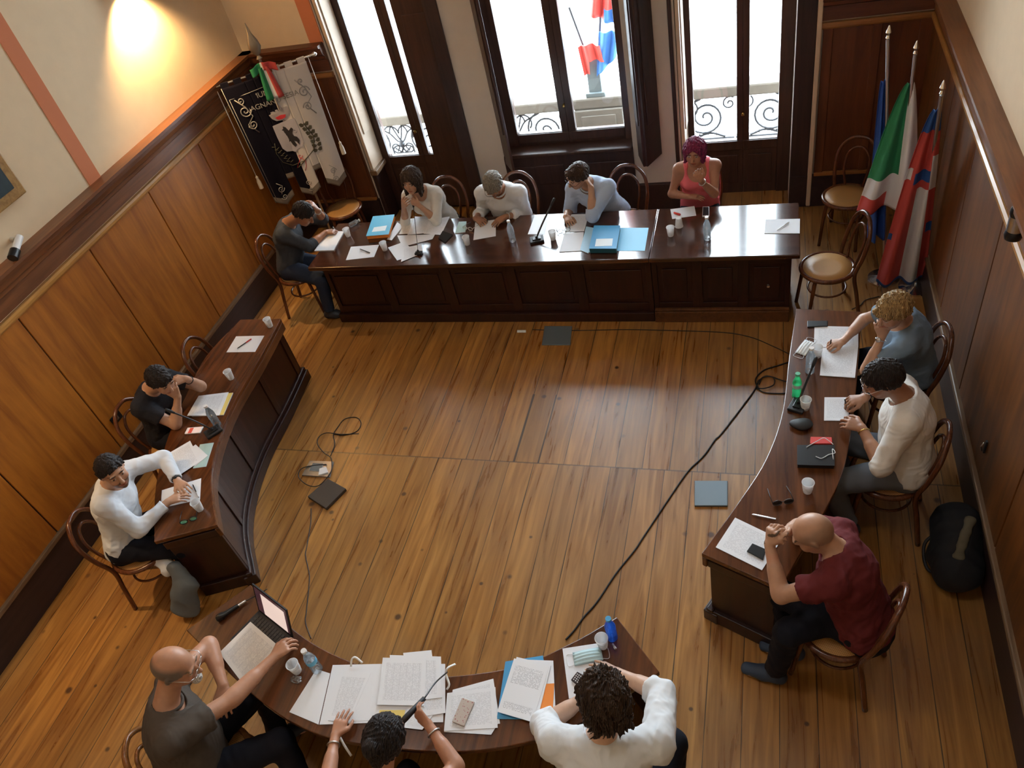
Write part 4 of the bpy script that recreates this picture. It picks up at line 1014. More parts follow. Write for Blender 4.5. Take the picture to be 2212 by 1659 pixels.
        # sleeveless: cut the shoulders away outside the straps
        for sh, q in ((shR, 1), (shL, -1)):
            T.ell(sh + rt * q * .035 * s + up * .0, (rt, fw, up), (.085 * s, .16 * s, .12 * s), .008, 's')
    nk = top.get('neck', .075)
    T.wrinkle(top.get('wr', .0035), top.get('fr', 26), seed); T.wrinkle(top.get('wr', .0035) * .5, 60, seed + 3)
    T.cap(neck - up * .0 + fw * .03, head, nk * s, nk * s * .9, .004, 's')
    if top.get('scoop'): T.ell(neck + fw * .09 - up * .04, (rt, fw, up), (.085, .08, top['scoop']), .006, 's')
    T.halfspace(pel + up * up_h, -up)
    Vt, Ft = T.mesh(); np_mesh(top.get('name', 'shirt'), Vt, Ft, top['mat'], root, None, bs)
    if top.get('collar'):
        mb = MB(); cp = neck + up * .022 + fw * .022; ringp = []
        for a in np.linspace(0, 2 * PI, 24, endpoint=False):
            op = .35 * max(0, math.sin(a)) ** 6
            ringp.append(cp + rt * math.cos(a) * .070 * s + fw * math.sin(a) * .066 * s - up * (.030 * max(0, math.sin(a)) ))
        mb.tube(ringp, .0085, 6, closed=True); mb.build('collar', top['collar'], root, smooth='all')
    # trousers
    G = Field(lo, hi, .008); ee = .012
    G.ecap(pel - up * .045, pel + up * .05, rt, (.165 * s * g + ee, .118 * s * g + ee), (.152 * s * g + ee, .112 * s * g + ee), .03)
    for hp, kn, an in ((hpR, knR, anR), (hpL, knL, anL)):
        G.cap(hp, kn, .088 * s * af + ee, .062 * s * af + ee, .03)
        en = kn + (an - kn) * legs.get('len', .93); G.cap(kn, en, .060 * s * af + ee, .047 * s * af + ee, .02, flat='b')
    G.wrinkle(.004, 30, seed + 9); Vg, Fg = G.mesh(); np_mesh('trousers', Vg, Fg, legs['mat'], root, None, bs)
    if feet:
        fd = _n([tf[0], tf[1], 0]); 
        for an in (anR, anL):
            Q = Field(an - .3, an + .3, .006); b0 = np.array([an[0], an[1], 0.]) ; lt = np.cross(fd, (0, 0, 1))
            Q.ecap(b0 - fd * .03 + (0, 0, .045), b0 + fd * .06 + (0, 0, .045), lt, (.042, .045), (.046, .042), .02); Q.ecap(b0 + fd * .06 + (0, 0, .04), b0 + fd * .155 * s + (0, 0, .034), lt, (.048, .038), (.038, .028), .02)
            Q.cap(an - (0, 0, .02), an + (0, 0, .02), .044, .042, .02, flat='b'); Q.halfspace((0, 0, .004), (0, 0, -1))
            Vq, Fq = Q.mesh(); np_mesh('shoe', Vq, Fq, shoes, root, None, bs)
    BUILT[key] = dict(root=root, wR=wR, wL=wL, elR=elR, elL=elL, shR=shR, shL=shL, tipsR=tipsR, tipsL=tipsL, X=X, pel=pel, bs=bs, rt=rt, fw=fw, up=up, kn=(knR, knL))
    return BUILT[key]
def bracelet(b, which, mat, name='wristwatch', t=.10, dial=False):
    w_, el = (b['wR'], b['elR']) if which == 'R' else (b['wL'], b['elL']); d = _n(el - w_); c = w_ + d * t * .25; f_, u_, r_ = frame(d)
    mb = MB(); mb.tube([c + u_ * math.cos(a) * .031 + r_ * math.sin(a) * .031 for a in np.linspace(0, 2 * PI, 20, endpoint=False)], .0045, 6, closed=True)
    if dial: mb.lathe([(.002, -.004), (.016, -.004), (.016, .004), (.002, .004)], c + u_ * .034, 14, mat3=np.stack([r_, f_, u_], 1))
    mb.build(name, mat, b['root'], smooth='all')
# ------------------------------------------------------------------ the thirteen people
a3 = at
SK = (.50, .28, .18); SKD = (.36, .175, .10); SKL = (.58, .36, .25)
mats_cloth = {
 'white': cloth_mat('white_cotton', (.72, .74, .76), var=.03), 'cream': cloth_mat('cream_cotton', (.75, .73, .69), var=.03), 'ltblue': cloth_mat('pale_blue_cotton', (.45, .55, .72)),
 'pink': cloth_mat('pink_cotton', (.80, .17, .20)), 'steel': cloth_mat('steel_blue_cotton', (.19, .27, .36)), 'maroon': cloth_mat('maroon_cotton', (.125, .018, .020)),
 'blk': cloth_mat('black_cotton', (.013, .013, .018)), 'char': cloth_mat('charcoal_cotton', (.05, .055, .065)), 'taupe': cloth_mat('taupe_cotton', (.085, .068, .055)),
 'jean': cloth_mat('dark_denim', (.022, .032, .060)), 'navy': cloth_mat('navy_cloth', (.007, .008, .015)), 'greyt': cloth_mat('grey_cloth', (.16, .18, .21)), 'white2': cloth_mat('white_linen', (.66, .69, .74), var=.03)}
mc = mats_cloth
shoe_d = pm('dark_shoe', (.03, .035, .045), .5); shoe_b = pm('blue_trainer', (.03, .05, .09), .6)
H_blk = hair_mat('black_hair', (.006, .005, .006), (.03, .022, .02)); H_brn = hair_mat('dark_brown_hair', (.012, .008, .006), (.07, .04, .025))
H_gry = hair_mat('grey_hair', (.08, .075, .065), (.30, .27, .22)); H_pur = hair_mat('purple_hair', (.04, .008, .03), (.30, .03, .11)); H_bln = hair_mat('blond_hair', (.10, .055, .02), (.50, .33, .14))
up_ = lambda x=0, y=0: (x, y, 1)
# A: far left, leaning on the end of the long table
bA = person('A', 'person in a dark shirt and jeans writing at the left end of the long table', (-4.62, 5.80, .54), (-4.50, 5.86, 1.00), a3(655, 462, 1.13), (.75, .05, -.75), (1, .12),
  (a3(704, 502, .76), (-4.3, 5.6, .6), (.9, .25, -.1), (0, 0, -1), .55), (a3(686, 455, 1.00), (-4.1, 6.45, .6), (-.25, -.1, 1), (-.9, -.3, 0), .45),
  (-4.2, 5.62, .8), (-4.2, 6.0, .8), (-4.27, 5.60, .08), (-4.12, 5.72, .08), SKD, dict(kind='short', mat=H_blk, c=(.01, .008, .008), t=.012, eyes=0), dict(mat=mc['char'], sleeve=1.35, e=.014, name='shirt'), dict(mat=mc['jean']), shoe_d, seed=3)
bracelet(bA, 'L', M['silver'])
place_chair(-4.56, 5.79, 5, 'bentwood chair under the person at the left end of the long table')
# B: woman in a white blouse with dark hair
bB = person('B', 'person with dark long hair and white blouse, clasped hands at the mouth', (-3.16, 6.52, .54), (-3.19, 6.29, 1.03), a3(888, 390, 1.22), (-.02, -.95, -.16), (-.05, -1),
  (a3(872, 446, .96), (-3.42, 6.22, .7), (.45, -.35, .6), (.6, .5, .2), .8), (a3(906, 444, .96), (-2.95, 6.25, .70), (-.65, .0, .55), (-.2, .8, .2), .8),
  (-3.27, 6.0, .9), (-3.07, 6.0, .9), (-3.27, 6.15, .08), (-3.05, 6.15, .08), SK, dict(kind='bob', mat=H_brn, c=(.01, .008, .008), t=.024, low=-.16, eyes=1), dict(mat=mc['cream'], sleeve=1.35, e=.010, name='blouse', neck=.085), dict(mat=mc['navy']), shoe_d, sex='f', seed=5, headup=(.1, -.2, 1))
place_chair(-3.09, 6.49, -84, 'bentwood chair behind the dark-haired person in the white blouse')
# C: grey hair, white shirt
bC = person('C', 'person with grey hair and glasses in a white shirt writing on a sheet', (-2.40, 6.52, .54), (-2.38, 6.27, 1.01), a3(1066, 398, 1.13), (.0, -.55, -.85), (0, -1),
  (a3(1027, 472, .765), (-2.68, 6.45, .6), (.75, -.45, -.1), (0, 0, -1), .6), (a3(1092, 468, .765), (-2.15, 6.45, .6), (-.62, -.7, -.05), (0, 0, -1), .22),
  (-2.52, 6.0, .9), (-2.32, 6.0, .9), (-2.52, 6.12, .08), (-2.3, 6.12, .08), SKD, dict(kind='short', mat=H_gry, c=(.2, .18, .15), t=.012, eyes=0), dict(mat=mc['white'], sleeve=1.72, e=.016, cuff=1, collar=mc['white'], name='shirt'), dict(mat=mc['navy']), shoe_d, seed=7, glasses=M['black'], size=1.04)
bracelet(bC, 'L', M['silver'], dial=True)
place_chair(-2.33, 6.49, -84, 'bentwood chair behind the grey-haired person in the white shirt')
# D: light blue shirt
bD = person('D', 'person with short brown hair in a pale blue shirt, head propped on one hand', (-1.40, 6.53, .54), (-1.52, 6.27, 1.01), a3(1248, 380, 1.15), (-.66, -.62, -.38), (-.25, -1),
  (a3(1222, 468, .765), (-1.78, 6.4, .6), (.55, -.8, -.1), (0, 0, -1), .6), (a3(1277, 405, 1.04), (-1.38, 6.05, .6), (-.35, .1, .95), (-.8, -.1, .2), .9),
  (-1.6, 6.0, .9), (-1.35, 6.0, .9), (-1.6, 6.12, .08), (-1.38, 6.12, .08), SK, dict(kind='short', mat=H_brn, c=(.03, .018, .01), t=.014, eyes=1, quiff=1), dict(mat=mc['ltblue'], sleeve=1.25, e=.018, cuff=1, collar=mc['ltblue'], name='shirt'), dict(mat=mc['navy']), shoe_d, seed=9, headup=(.3, 0, 1), glasses=M['black'])
place_chair(-1.26, 6.49, -92, 'bentwood chair showing its hoop beside the person in the pale blue shirt')
# E: purple hair, pink top
bE = person('E', 'person with purple-red bobbed hair in a pink sleeveless top by the right balcony door', (-.57, 6.58, .54), (-.575, 6.47, 1.05), a3(1500, 328, 1.24), (-.10, -.95, -.14), (.05, -1),
  (a3(1488, 425, .80), (-.85, 6.5, .75), (.9, -.1, 0), (0, 0, -1), .25), (a3(1514, 391, 1.03), (-.32, 6.42, .72), (-.35, .0, .75), (0, .7, .2), .95),
  (-.68, 6.2, .9), (-.48, 6.2, .9), (-.68, 6.33, .08), (-.48, 6.33, .08), (.42, .20, .12), dict(kind='bob', mat=H_pur, c=(.06, .01, .02), t=.016, low=-.085), dict(mat=mc['pink'], sleeve=0, e=.008, name='tank_top', scoop=.10, wr=.002), dict(mat=mc['jean']), shoe_d, sex='f', seed=11)
bracelet(bE, 'L', M['silver'], 'bracelet')
place_chair(-.57, 6.55, -90, 'bentwood chair under the person in the pink top')
# F: blond short hair, blue-grey t-shirt
bF = person('F', 'blond person in a steel blue t-shirt writing at the right desk', (1.00, 4.40, .54), (.89, 4.32, 1.00), a3(1930, 672, 1.17), (-.75, -.50, -.42), (-1, -.05),
  (a3(1822, 737, .765), (.78, 4.75, .8), (-.9, -.25, -.1), (0, 0, -1), .65), (a3(1906, 726, .98), (.78, 4.02, .6), (-.2, .1, .95), (-.1, .8, .2), .8),
  (.5, 4.5, .9), (.5, 4.2, .9), (.62, 4.48, .08), (.62, 4.2, .08), SK, dict(kind='short', mat=H_bln, c=(.15, .08, .03), t=.020, line=-.01, fringe=1, rough=.005), dict(mat=mc['steel'], sleeve=.62, e=.016, name='t_shirt'), dict(mat=mc['navy']), shoe_d, sex='f', size=1.06, girth=1.1, seed=13)
bracelet(bF, 'L', M['silver'], dial=True)
place_chair(.90, 4.34, 185, 'bentwood chair under the blond person at the top of the right desk')
# G: white shirt, grey trousers
bG = person('G', 'person with black hair in a white shirt and grey trousers at the right desk', (.88, 3.52, .54), (.83, 3.60, 1.02), a3(1907, 820, 1.19), (-.88, -.10, -.48), (-1, .05),
  (a3(1868, 860, .80), (.72, 4.05, .8), (-.8, -.15, -.1), (0, 0, -1), .7), (a3(1862, 925, .80), (.70, 3.25, .7), (-.8, .45, .0), (.2, .3, -1), .45),
  (.4, 3.7, .9), (.35, 3.35, .8), (.60, 3.70, .08), (.58, 3.34, .08), SKD, dict(kind='short', mat=H_blk, c=(.01, .008, .008), t=.014, eyes=0), dict(mat=mc['cream'], sleeve=1.15, e=.020, cuff=1, collar=mc['cream'], name='shirt', hem=-.06, wr=.005), dict(mat=mc['greyt']), shoe_d, seed=15, size=1.06, girth=1.08, glasses=M['silver'])
bracelet(bG, 'R', M['blackm'], 'wristband'); bracelet(bG, 'L', M['brass'], 'wristwatch')
place_chair(.78, 3.50, 172, 'bentwood chair under the person in white shirt and grey trousers')
# H: bald, maroon t-shirt
bH = person('H', 'bald person in a maroon t-shirt leaning on the near end of the right desk', (.56, 2.40, .54), (.40, 2.50, 1.00), a3(1757, 1152, 1.10), (-.85, .0, -.62), (-1, .18),
  (a3(1700, 1148, .93), (.30, 2.95, .6), (-.55, -.55, .55), (.5, -.5, -.4), .8), (a3(1662, 1176, .93), (.0, 2.1, .45), (.15, .45, .85), (.7, .5, -.2), .9),
  (.05, 2.2, .9), (.1, 2.6, .9), (.12, 2.26, .08), (.22, 2.42, .08), SK, dict(kind='bald', c=(.08, .05, .03), scalp=((.16, .11, .08), .45), eyes=0), dict(mat=mc['maroon'], sleeve=.55, e=.018, name='t_shirt', hem=-.05, wr=.005), dict(mat=mc['navy']), shoe_b, seed=17, size=1.06, girth=1.05)
place_chair(.44, 2.40, 160, 'bentwood chair under the bald person in the maroon t-shirt')
# I: black polo
bI = person('I', 'person in a black polo shirt, face in both hands, at the left desk', (-4.70, 3.50, .54), (-4.58, 3.50, 1.02), a3(347, 822, 1.17), (.80, -.28, -.48), (1, 0),
  (a3(384, 858, .97), (-4.33, 3.34, .55), (-.15, .2, .9), (-.5, .7, .1), .6), (a3(402, 818, 1.0), (-4.25, 3.85, .6), (-.6, -.6, .25), (-.5, -.4, 0), .55),
  (-4.3, 3.4, .9), (-4.3, 3.7, .9), (-4.42, 3.40, .08), (-4.42, 3.66, .08), SK, dict(kind='short', mat=H_blk, c=(.01, .008, .008), t=.016, quiff=1, eyes=0), dict(mat=mc['blk'], sleeve=.6, e=.014, collar=mc['blk'], name='polo_shirt'), dict(mat=mc['navy']), shoe_d, seed=19)
bracelet(bI, 'L', M['blackm'], 'wristwatch', t=.2)
place_chair(-4.62, 3.42, 0, 'bentwood chair under the person in the black polo shirt')
# J: white shirt, left desk
bJ = person('J', 'bearded person in a white shirt sitting at the left desk, looking up', (-4.36, 2.42, .54), (-4.26, 2.55, 1.05), a3(243, 1018, 1.25), (.78, -.42, -.10), (1, .35),
  (a3(362, 1085, .785), (-4.06, 2.22, .6), (.75, .55, .0), (0, 0, -1), .35), (a3(384, 1040, .80), (-4.18, 3.0, .85), (.75, -.45, -.05), (0, 0, -1), .35),
  (-4.0, 2.4, .9), (-4.1, 2.75, .9), (-4.05, 2.42, .08), (-4.12, 2.70, .08), SK, dict(kind='short', mat=H_blk, c=(.01, .008, .008), t=.011, eyes=1, slope=.75, line=.004), dict(mat=mc['white2'], sleeve=1.9, e=.014, collar=mc['white2'], name='shirt', hem=-.07, wr=.0045), dict(mat=mc['navy']), shoe_d, seed=21, size=1.02, beard=((.09, .05, .035), .75))
bracelet(bJ, 'L', M['blackm'], 'wristwatch', dial=True)
place_chair(-4.28, 2.42, 20, 'bentwood chair under the bearded person in the white shirt at the left desk')
# K: balding, taupe polo
bK = person('K', 'balding person with glasses and grey goatee in a taupe polo shirt using the laptop', (-2.93, 1.07, .54), (-2.92, 1.18, 1.03), a3(378, 1440, 1.22), (.88, .25, -.36), (.75, .55),
  (a3(592, 1420, .80), (-2.42, 1.12, .7), (.5, .75, .1), (0, 0, -1), .5), (a3(482, 1480, .78), (-3.05, 1.75, .8), (.45, -.75, -.25), (0, 0, -1), .2),
  (-2.6, 1.3, .9), (-2.8, 1.5, .9), (-2.45, 1.15, .08), (-2.8, 1.45, .08), (.50, .25, .15), dict(kind='bald', c=(.2, .15, .1), scalp=((.13, .115, .10), .9), eyes=1), dict(mat=mc['taupe'], sleeve=.62, sleeveL=.3, e=.020, collar=mc['taupe'], name='polo_shirt', hem=-.06), dict(mat=mc['navy']), shoe_d, seed=23, size=1.1, girth=1.22, glasses=M['silver'], beard=((.5, .47, .42), .0))
mbb = MB(); XK = bK['X']
Gt = Field(XK(0, .07, -.085) - .08, XK(0, .07, -.085) + .08, .003); fK, uK, rK = frame((.88, .25, -.36))
Gt.ell(XK(0, .088, -.094), (rK, fK, uK), (.032, .030, .036), .01); Gt.wrinkle(.0012, 300, 3); Vx, Fx = Gt.mesh(); np_mesh('goatee', Vx, Fx, hair_mat('white_beard', (.35, .32, .28), (.75, .72, .68)), bK['root'], None, bK['bs'], 0)
place_chair(-2.88, 1.12, 32, 'light bentwood chair under the balding person at the laptop', CHAIR_LT)
# L: black hair, black top, at the bottom edge
bL = person('L', 'person with pinned black hair in a black sleeveless top holding the microphone', (-1.62, .82, .54), (-1.60, .98, 1.03), a3(833, 1598, 1.22), (.08, .90, -.42), (.05, 1),
  (a3(925, 1565, .90), (-1.18, 1.08, .80), (-.75, .45, .35), (.2, .8, -.3), .7), (a3(724, 1590, .775), (-2.12, 1.0, .7), (.02, 1, .0), (0, 0, -1), .12),
  (-1.52, 1.3, .9), (-1.72, 1.3, .9), (-1.50, 1.2, .08), (-1.72, 1.2, .08), (.46, .22, .13), dict(kind='bun', mat=H_blk, c=(.01, .008, .008), t=.016), dict(mat=mc['blk'], sleeve=0, e=.007, name='tank_top', scoop=.10, wr=.002), dict(mat=mc['blk']), shoe_d, sex='f', size=1.04, seed=25)
bracelet(bL, 'L', M['silver'], 'bracelet', t=.2); bracelet(bL, 'R', M['silver'], 'bracelet', t=.2)
place_chair(-1.62, .80, 88, 'bentwood chair under the person holding the microphone')
# M: brown hair, white shirt, bottom right
bM = person('M', 'person with tousled brown hair and white shirt at the nearest desk', (-.62, 1.14, .54), (-.64, 1.36, 1.05), a3(1305, 1508, 1.24), (-.28, .80, -.55), (-.1, 1),
  (a3(1335, 1455, .785), (-.30, 1.72, .85), (-.95, .12, .0), (0, 0, -1), .15), (a3(1275, 1500, .78), (-.98, 1.50, .75), (.75, .5, .0), (0, 0, -1), .5),
  (-.40, 1.55, .9), (-.7, 1.6, .9), (-.40, 1.50, .08), (-.72, 1.55, .08), SKL, dict(kind='mid', mat=H_brn, c=(.04, .02, .012), t=.026, low=-.10, rough=.008), dict(mat=mc['white'], sleeve=1.28, e=.022, cuff=1, collar=mc['white'], name='shirt', hem=-.08, wr=.005), dict(mat=mc['navy']), shoe_d, seed=27, size=1.08, extras=((.05, .03, -.02), (-.03, 0, -.02)))
place_chair(-.64, 1.12, 84, 'pale painted chair under the person in white shirt at the nearest desk', CHAIR_PALE)
# empty chairs
e1 = at(1787, 578, .445); place_chair(e1[0], e1[1], 195, 'empty cane-seated bentwood chair at the right end of the long table')
e2 = at(1830, 425, .445); place_chair(e2[0], e2[1], 250, 'empty bentwood chair with plain seat in the right corner by the flags')
e3 = at(742, 452, .445); place_chair(e3[0], e3[1], -60, 'empty bentwood chair below the embroidered banner')
place_chair(-4.46, 4.22, 8, 'empty bentwood chair behind the top of the left desk')
for p in (CHAIR, CHAIR_LT, CHAIR_PALE): pass
# ------------------------------------------------------------------ papers, folders and the other things on the desks
ZP = TZ + .0012
def quad_slab(px, z, th, mat, side=None, name='sheet', parent=None, curl=0.0, n=6):
    """a sheet or folder: four corners (in order round it, first edge = its head), thickness th"""
    C4 = [at(x, y, z + th) for x, y in px]
    mb = MB(); V = []; UV = []
    for j in range(n + 1):
        for i in range(n + 1):
            u, v = i / n, j / n; p = (C4[0] * (1 - u) + C4[1] * u) * (1 - v) + (C4[3] * (1 - u) + C4[2] * u) * v
            p = p.copy(); p[2] += curl * ((2 * u - 1) ** 2 * .6 + (2 * v - 1) ** 4) * .5; V.append(p); UV.append((u, 1 - v))
    F = [(j * (n + 1) + i, (j + 1) * (n + 1) + i, (j + 1) * (n + 1) + i + 1, j * (n + 1) + i + 1) for j in range(n) for i in range(n)]
    mb.add(V, F, 0)
    if np.cross(C4[3] - C4[0], C4[1] - C4[0])[2] < 0: mb.f = [f[::-1] for f in mb.f]
    B_ = [p - np.array([0, 0, th]) for p in V]
    b0 = len(mb.v); mb.v += [tuple(p) for p in B_]; nt = len(mb.f)
    mb.f += [tuple(b0 + i for i in f[::-1]) for f in mb.f[:nt]]; mb.m += [1] * nt
    N = n + 1; ring = [i for i in range(N)] + [k * N + n for k in range(1, N)] + [n * N + i for i in range(n - 1, -1, -1)] + [k * N for k in range(n - 1, 0, -1)]
    for a, b in zip(ring, ring[1:] + ring[:1]): mb.f.append((a, b, b + b0, a + b0)); mb.m.append(1)
    c = sum(C4) / 4; c[2] = z
    o = mb.build(name, [mat, side or M['paper_edge']], parent, origin=None if parent is not None else c)
    bm = bmesh.new(); bm.from_mesh(o.data); bmesh.ops.recalc_face_normals(bm, faces=bm.faces); bm.to_mesh(o.data); bm.free()
    me = o.data; uv = me.uv_layers.new(name='UV'); al = UV + UV
    for lp_ in me.loops: uv.data[lp_.index].uv = al[lp_.vertex_index]
    return o
def sheet(px, label, mat='p_text', lev=0, th=.0009, group=None, name='paper_sheet', curl=.0, cat='paper', side=None):
    return tag(quad_slab(px, ZP + lev * .0013, th, M[mat] if isinstance(mat, str) else mat, side, name, None, curl), label, cat, group)
# long table
sheet([(708, 499.5), (743, 499.5), (721, 540), (679, 541.5)], 'thick pad of white paper under the writing hand at the left end of the table', 'p_blank', 0, .010, name='paper_pad')
sheet([(758, 533), (819, 528.5), (808, 555), (747, 562)], 'white sheet with a black pen at the front left of the long table', 'p_blank')
def pen(a, b, label, body='black', z=0, cap=None, r=.0042):
    pa, pb = at(*a, TZ + .007 + z), at(*b, TZ + .007 + z); root = wthing('pen', (*((pa + pb) / 2)[:2], TZ + z), label, 'pen')
    d = pb - pa; MB().tube([pa, pa + d * .08, pa + d * .97, pb], [r * .25, r, r, r * .8], 8).build('barrel', M[body], root, smooth=True)
    q = d * .62; MB().tube([pa + q, pb], r * 1.18, 8).build('cap', M[cap or body], root, smooth=True)
    MB().tube([pa + d * .66 + (0, 0, r * 1.5), pb + (0, 0, r * 1.5)], r * .25, 5).build('clip', M['silver'], root)
    return root
pen((777, 537.5), (798.7, 546), 'black pen lying on the sheet at the front left of the long table', z=.002)
def folder(px, label, mat, th, name='folder', leaves=None, sticker=None, lev=0, layers=None):
    c = sum(at(*p, ZP) for p in px) / 4; root = wthing(name, (c[0], c[1], TZ), label, 'folder')
    z0 = ZP + lev * .0013
    quad_slab([p for p in px], z0 + th - .003, .002, M[mat], M[mat], 'cover', root)
    quad_slab([(p[0], p[1]) for p in px], z0, .0015, M[layers[0]] if layers else M[mat], M[layers[0]] if layers else M[mat], 'back_cover', root)
    cc = np.mean(np.array(px), 0); inner = [tuple(cc + (np.array(p) - cc) * .97) for p in px]
    if th > .008:
        quad_slab(inner, z0 + .0018, th - .0052, M['p_blank'], M[layers[1]] if layers and len(layers) > 1 else M['paper_edge'], 'page_block', root)
    if sticker: quad_slab(sticker, z0 + th - .0008, .0006, M['label'] if not isinstance(sticker[0], str) else M['label'], None, 'label_sticker', root)
    return root
folder([(805.5, 467), (852.4, 463), (839.4, 506), (790.6, 510)], 'thick cyan folder with orange pages, left of the dark-haired person in white', 'cyan', .045, sticker=[(808, 491), (836, 487), (832, 498), (803, 501)], layers=('green', 'orange'))
sheet([(858, 480), (871, 488), (846, 519), (836, 517)], 'white sheet half under the right edge of the cyan folder', 'p_blank')
for i, (px, lb, mt, lv) in enumerate((
    ([(858, 509), (940, 506), (934, 517), (869, 533)], 'white sheet fanned out in the middle of the paper heap before the clasped hands', 'p_blank', 1),
    ([(838, 535), (872, 522.6), (902, 547), (858, 563)], 'frontmost left sheet of the paper heap before the clasped hands', 'p_blank', 1),
    ([(869, 536), (910, 528), (912.6, 547), (866.5, 566)], 'front right sheet of the paper heap, at the table edge', 'p_text', 2),
    ([(876, 474), (921, 468), (915, 503.6), (862, 506)], 'pinkish sheet at the left of the paper heap before the clasped hands', 'p_warm', 2),
    ([(931.6, 474), (972, 468), (953, 507.7), (915, 505)], 'printed sheet at the right of the paper heap, nearest the black phone', 'p_text', 2),
    ([(896, 468), (933, 467), (921, 503.6), (880, 507.7)], 'printed sheet with a crest on top of the heap before the clasped hands', 'p_text', 3))):
    sheet(px, lb, mt, lv, group='papers before the dark-haired person', curl=.002)
def phone(px, label, mat='black', th=.009, screen=True, name='mobile_phone', smat=None, z=0):
    c = sum(at(*p, ZP) for p in px) / 4; root = wthing(name, (c[0], c[1], TZ + z), label, 'phone')
    o = quad_slab(px, TZ + z + .0005, th, M[mat] if isinstance(mat, str) else mat, M[mat] if isinstance(mat, str) else mat, 'case', root, n=1); b = o.modifiers.new('bevel', 'BEVEL'); b.width = .003; b.segments = 3; b.limit_method = 'ANGLE'
    if screen:
        cc = np.mean(np.array(px), 0); inner = [tuple(cc + (np.array(p) - cc) * .88) for p in px]
        quad_slab(inner, TZ + z + th, .0008, smat or M['black'], smat or M['black'], 'screen', root, n=1)
    return root
phone([(956, 498), (978, 506), (961, 524), (946.5, 514)], 'black mobile phone right of the paper heap on the long table')
def drinking_cup(base, label, flip=False, tilt=None):
    p = at(*base, TZ + .0006) if not isinstance(base, np.ndarray) else base
    r = empty('plastic_cup', p, random.random() * 6, label, 'cup', 'white plastic cups')
    if CUP.get('m') is None:
        mb = MB(); mb.lathe([(.0, .002), (.0225, .002), (.023, .0), (.0245, .004), (.0255, .012), (.0335, .082), (.036, .084), (.036, .088), (.0335, .088), (.0245, .012), (.0, .005)], (0, 0, 0), 28, caps=False)
        o = mb.build('cup_wall', M['cup'], r, smooth=True); CUP['m'] = o
        m2 = MB(); 
        for z_ in (.03, .045, .06): rr = .0255 + (.0335 - .0255) * (z_ - .012) / .07; m2.tube([(rr * math.cos(a), rr * math.sin(a), z_) for a in np.linspace(0, 2 * PI, 28, endpoint=False)], .0008, 4, closed=True)
        CUP['r'] = m2.build('cup_ribs', M['cup'], r, smooth=True)
    else:
        for k in ('m', 'r'): c = CUP[k].copy(); COL.objects.link(c); c.parent = r
    if flip: r.rotation_euler = (PI, 0, 0); r.location = (p[0], p[1], p[2] + .088)
    return r
CUP = {}
for b_, l_ in (((752.6, 510), 'white plastic cup beside the pad at the left end of the long table'), ((832, 540), 'white plastic cup between the pen sheet and the paper heap'),
               ((1010, 528), 'white plastic cup in front of the grey-haired person'), ((1195, 517), 'white plastic cup right of the microphone base on the long table'),
               ((1449, 509), 'left upright cup of the two near the red mark sheet'),
               ((584, 705), 'white plastic cup at the far end of the left desk'), ((500, 818), 'white plastic cup on the left desk between pen sheet and open folder'),
               ((433, 1101), 'white plastic cup beside the hands of the bearded person'), ((643, 1450), 'white plastic cup in front of the laptop user beside the blue-labelled bottle'),
               ((1303, 1396), 'white plastic cup by the blue bottle at the right end of the nearest desk'),
               ((1739, 883), 'white plastic cup by the microphone on the right desk'), ((1744, 1062), 'white plastic cup standing alone in the middle of the right desk'), ((1765, 770), 'white plastic cup behind the clear bottle on the right desk')):
    drinking_cup(b_, l_)
drinking_cup((1467, 489), 'upside-down plastic cup beneath the sheet with the red mark', True)
def bottle(base, label, mat='pet', h=.22, r=.031, capc='white', lab=None, lie=None):
    p = at(*base, TZ + .0006); root = empty('water_bottle', p, 0, label, 'bottle'); k = h / .22
    pr = [(.0, .003), (r * .75, .0), (r * .98, .008), (r, .02), (r * .93, .045), (r, .06), (r * .93, .075), (r, .09), (r, .135 * k), (r * .86, .155 * k), (r * .5, .185 * k), (.0125, .198 * k), (.0125, .208 * k)]
    MB().lathe(pr, (0, 0, 0), 24, caps=False).build('bottle_body', M[mat], root, smooth=True)
    MB().lathe([(.0, .205 * k), (.0155, .205 * k), (.0155, .222 * k), (.0, .222 * k)], (0, 0, 0), 18, caps=False).build('bottle_cap', M[capc], root, smooth=True)
    if lab: MB().lathe([(r * 1.01, .095), (r * 1.01, .13 * k)], (0, 0, 0), 24, caps=False).build('paper_label', M[lab], root, smooth=True)
    if lie is not None:
        root.rotation_euler = (0, PI / 2, lie); root.location = (p[0], p[1], p[2] + r)
    return root
M['lab_blue'] = pm('blue_bottle_label', (.12, .45, .70), .5)
bottle((1108, 521), 'clear plastic water bottle in front of the grey-haired person on the long table')
bottle((1528, 517), 'clear plastic water bottle in the window glare at the right of the long table')
bottle((757, 492), 'small clear crumpled bottle lying at the left end of the long table', h=.12, r=.026, lie=.9)
bottle((471, 919), 'clear water bottle beside the open yellow folder on the left desk', lab=None)
bottle((687, 1447), 'water bottle with blue label on the nearest desk beside the laptop user', lab='lab_blue')
bottle((1323, 1378), 'blue plastic bottle at the right tip of the nearest desk', 'pet_blue', .20, .030, 'blue_card')
bottle((1749, 804), 'clear plastic water bottle by the face mask on the right desk')
bottle((1720, 857), 'green plastic bottle on the right desk beside the microphone', 'pet_green', .21, .029, 'green', lab='mint')
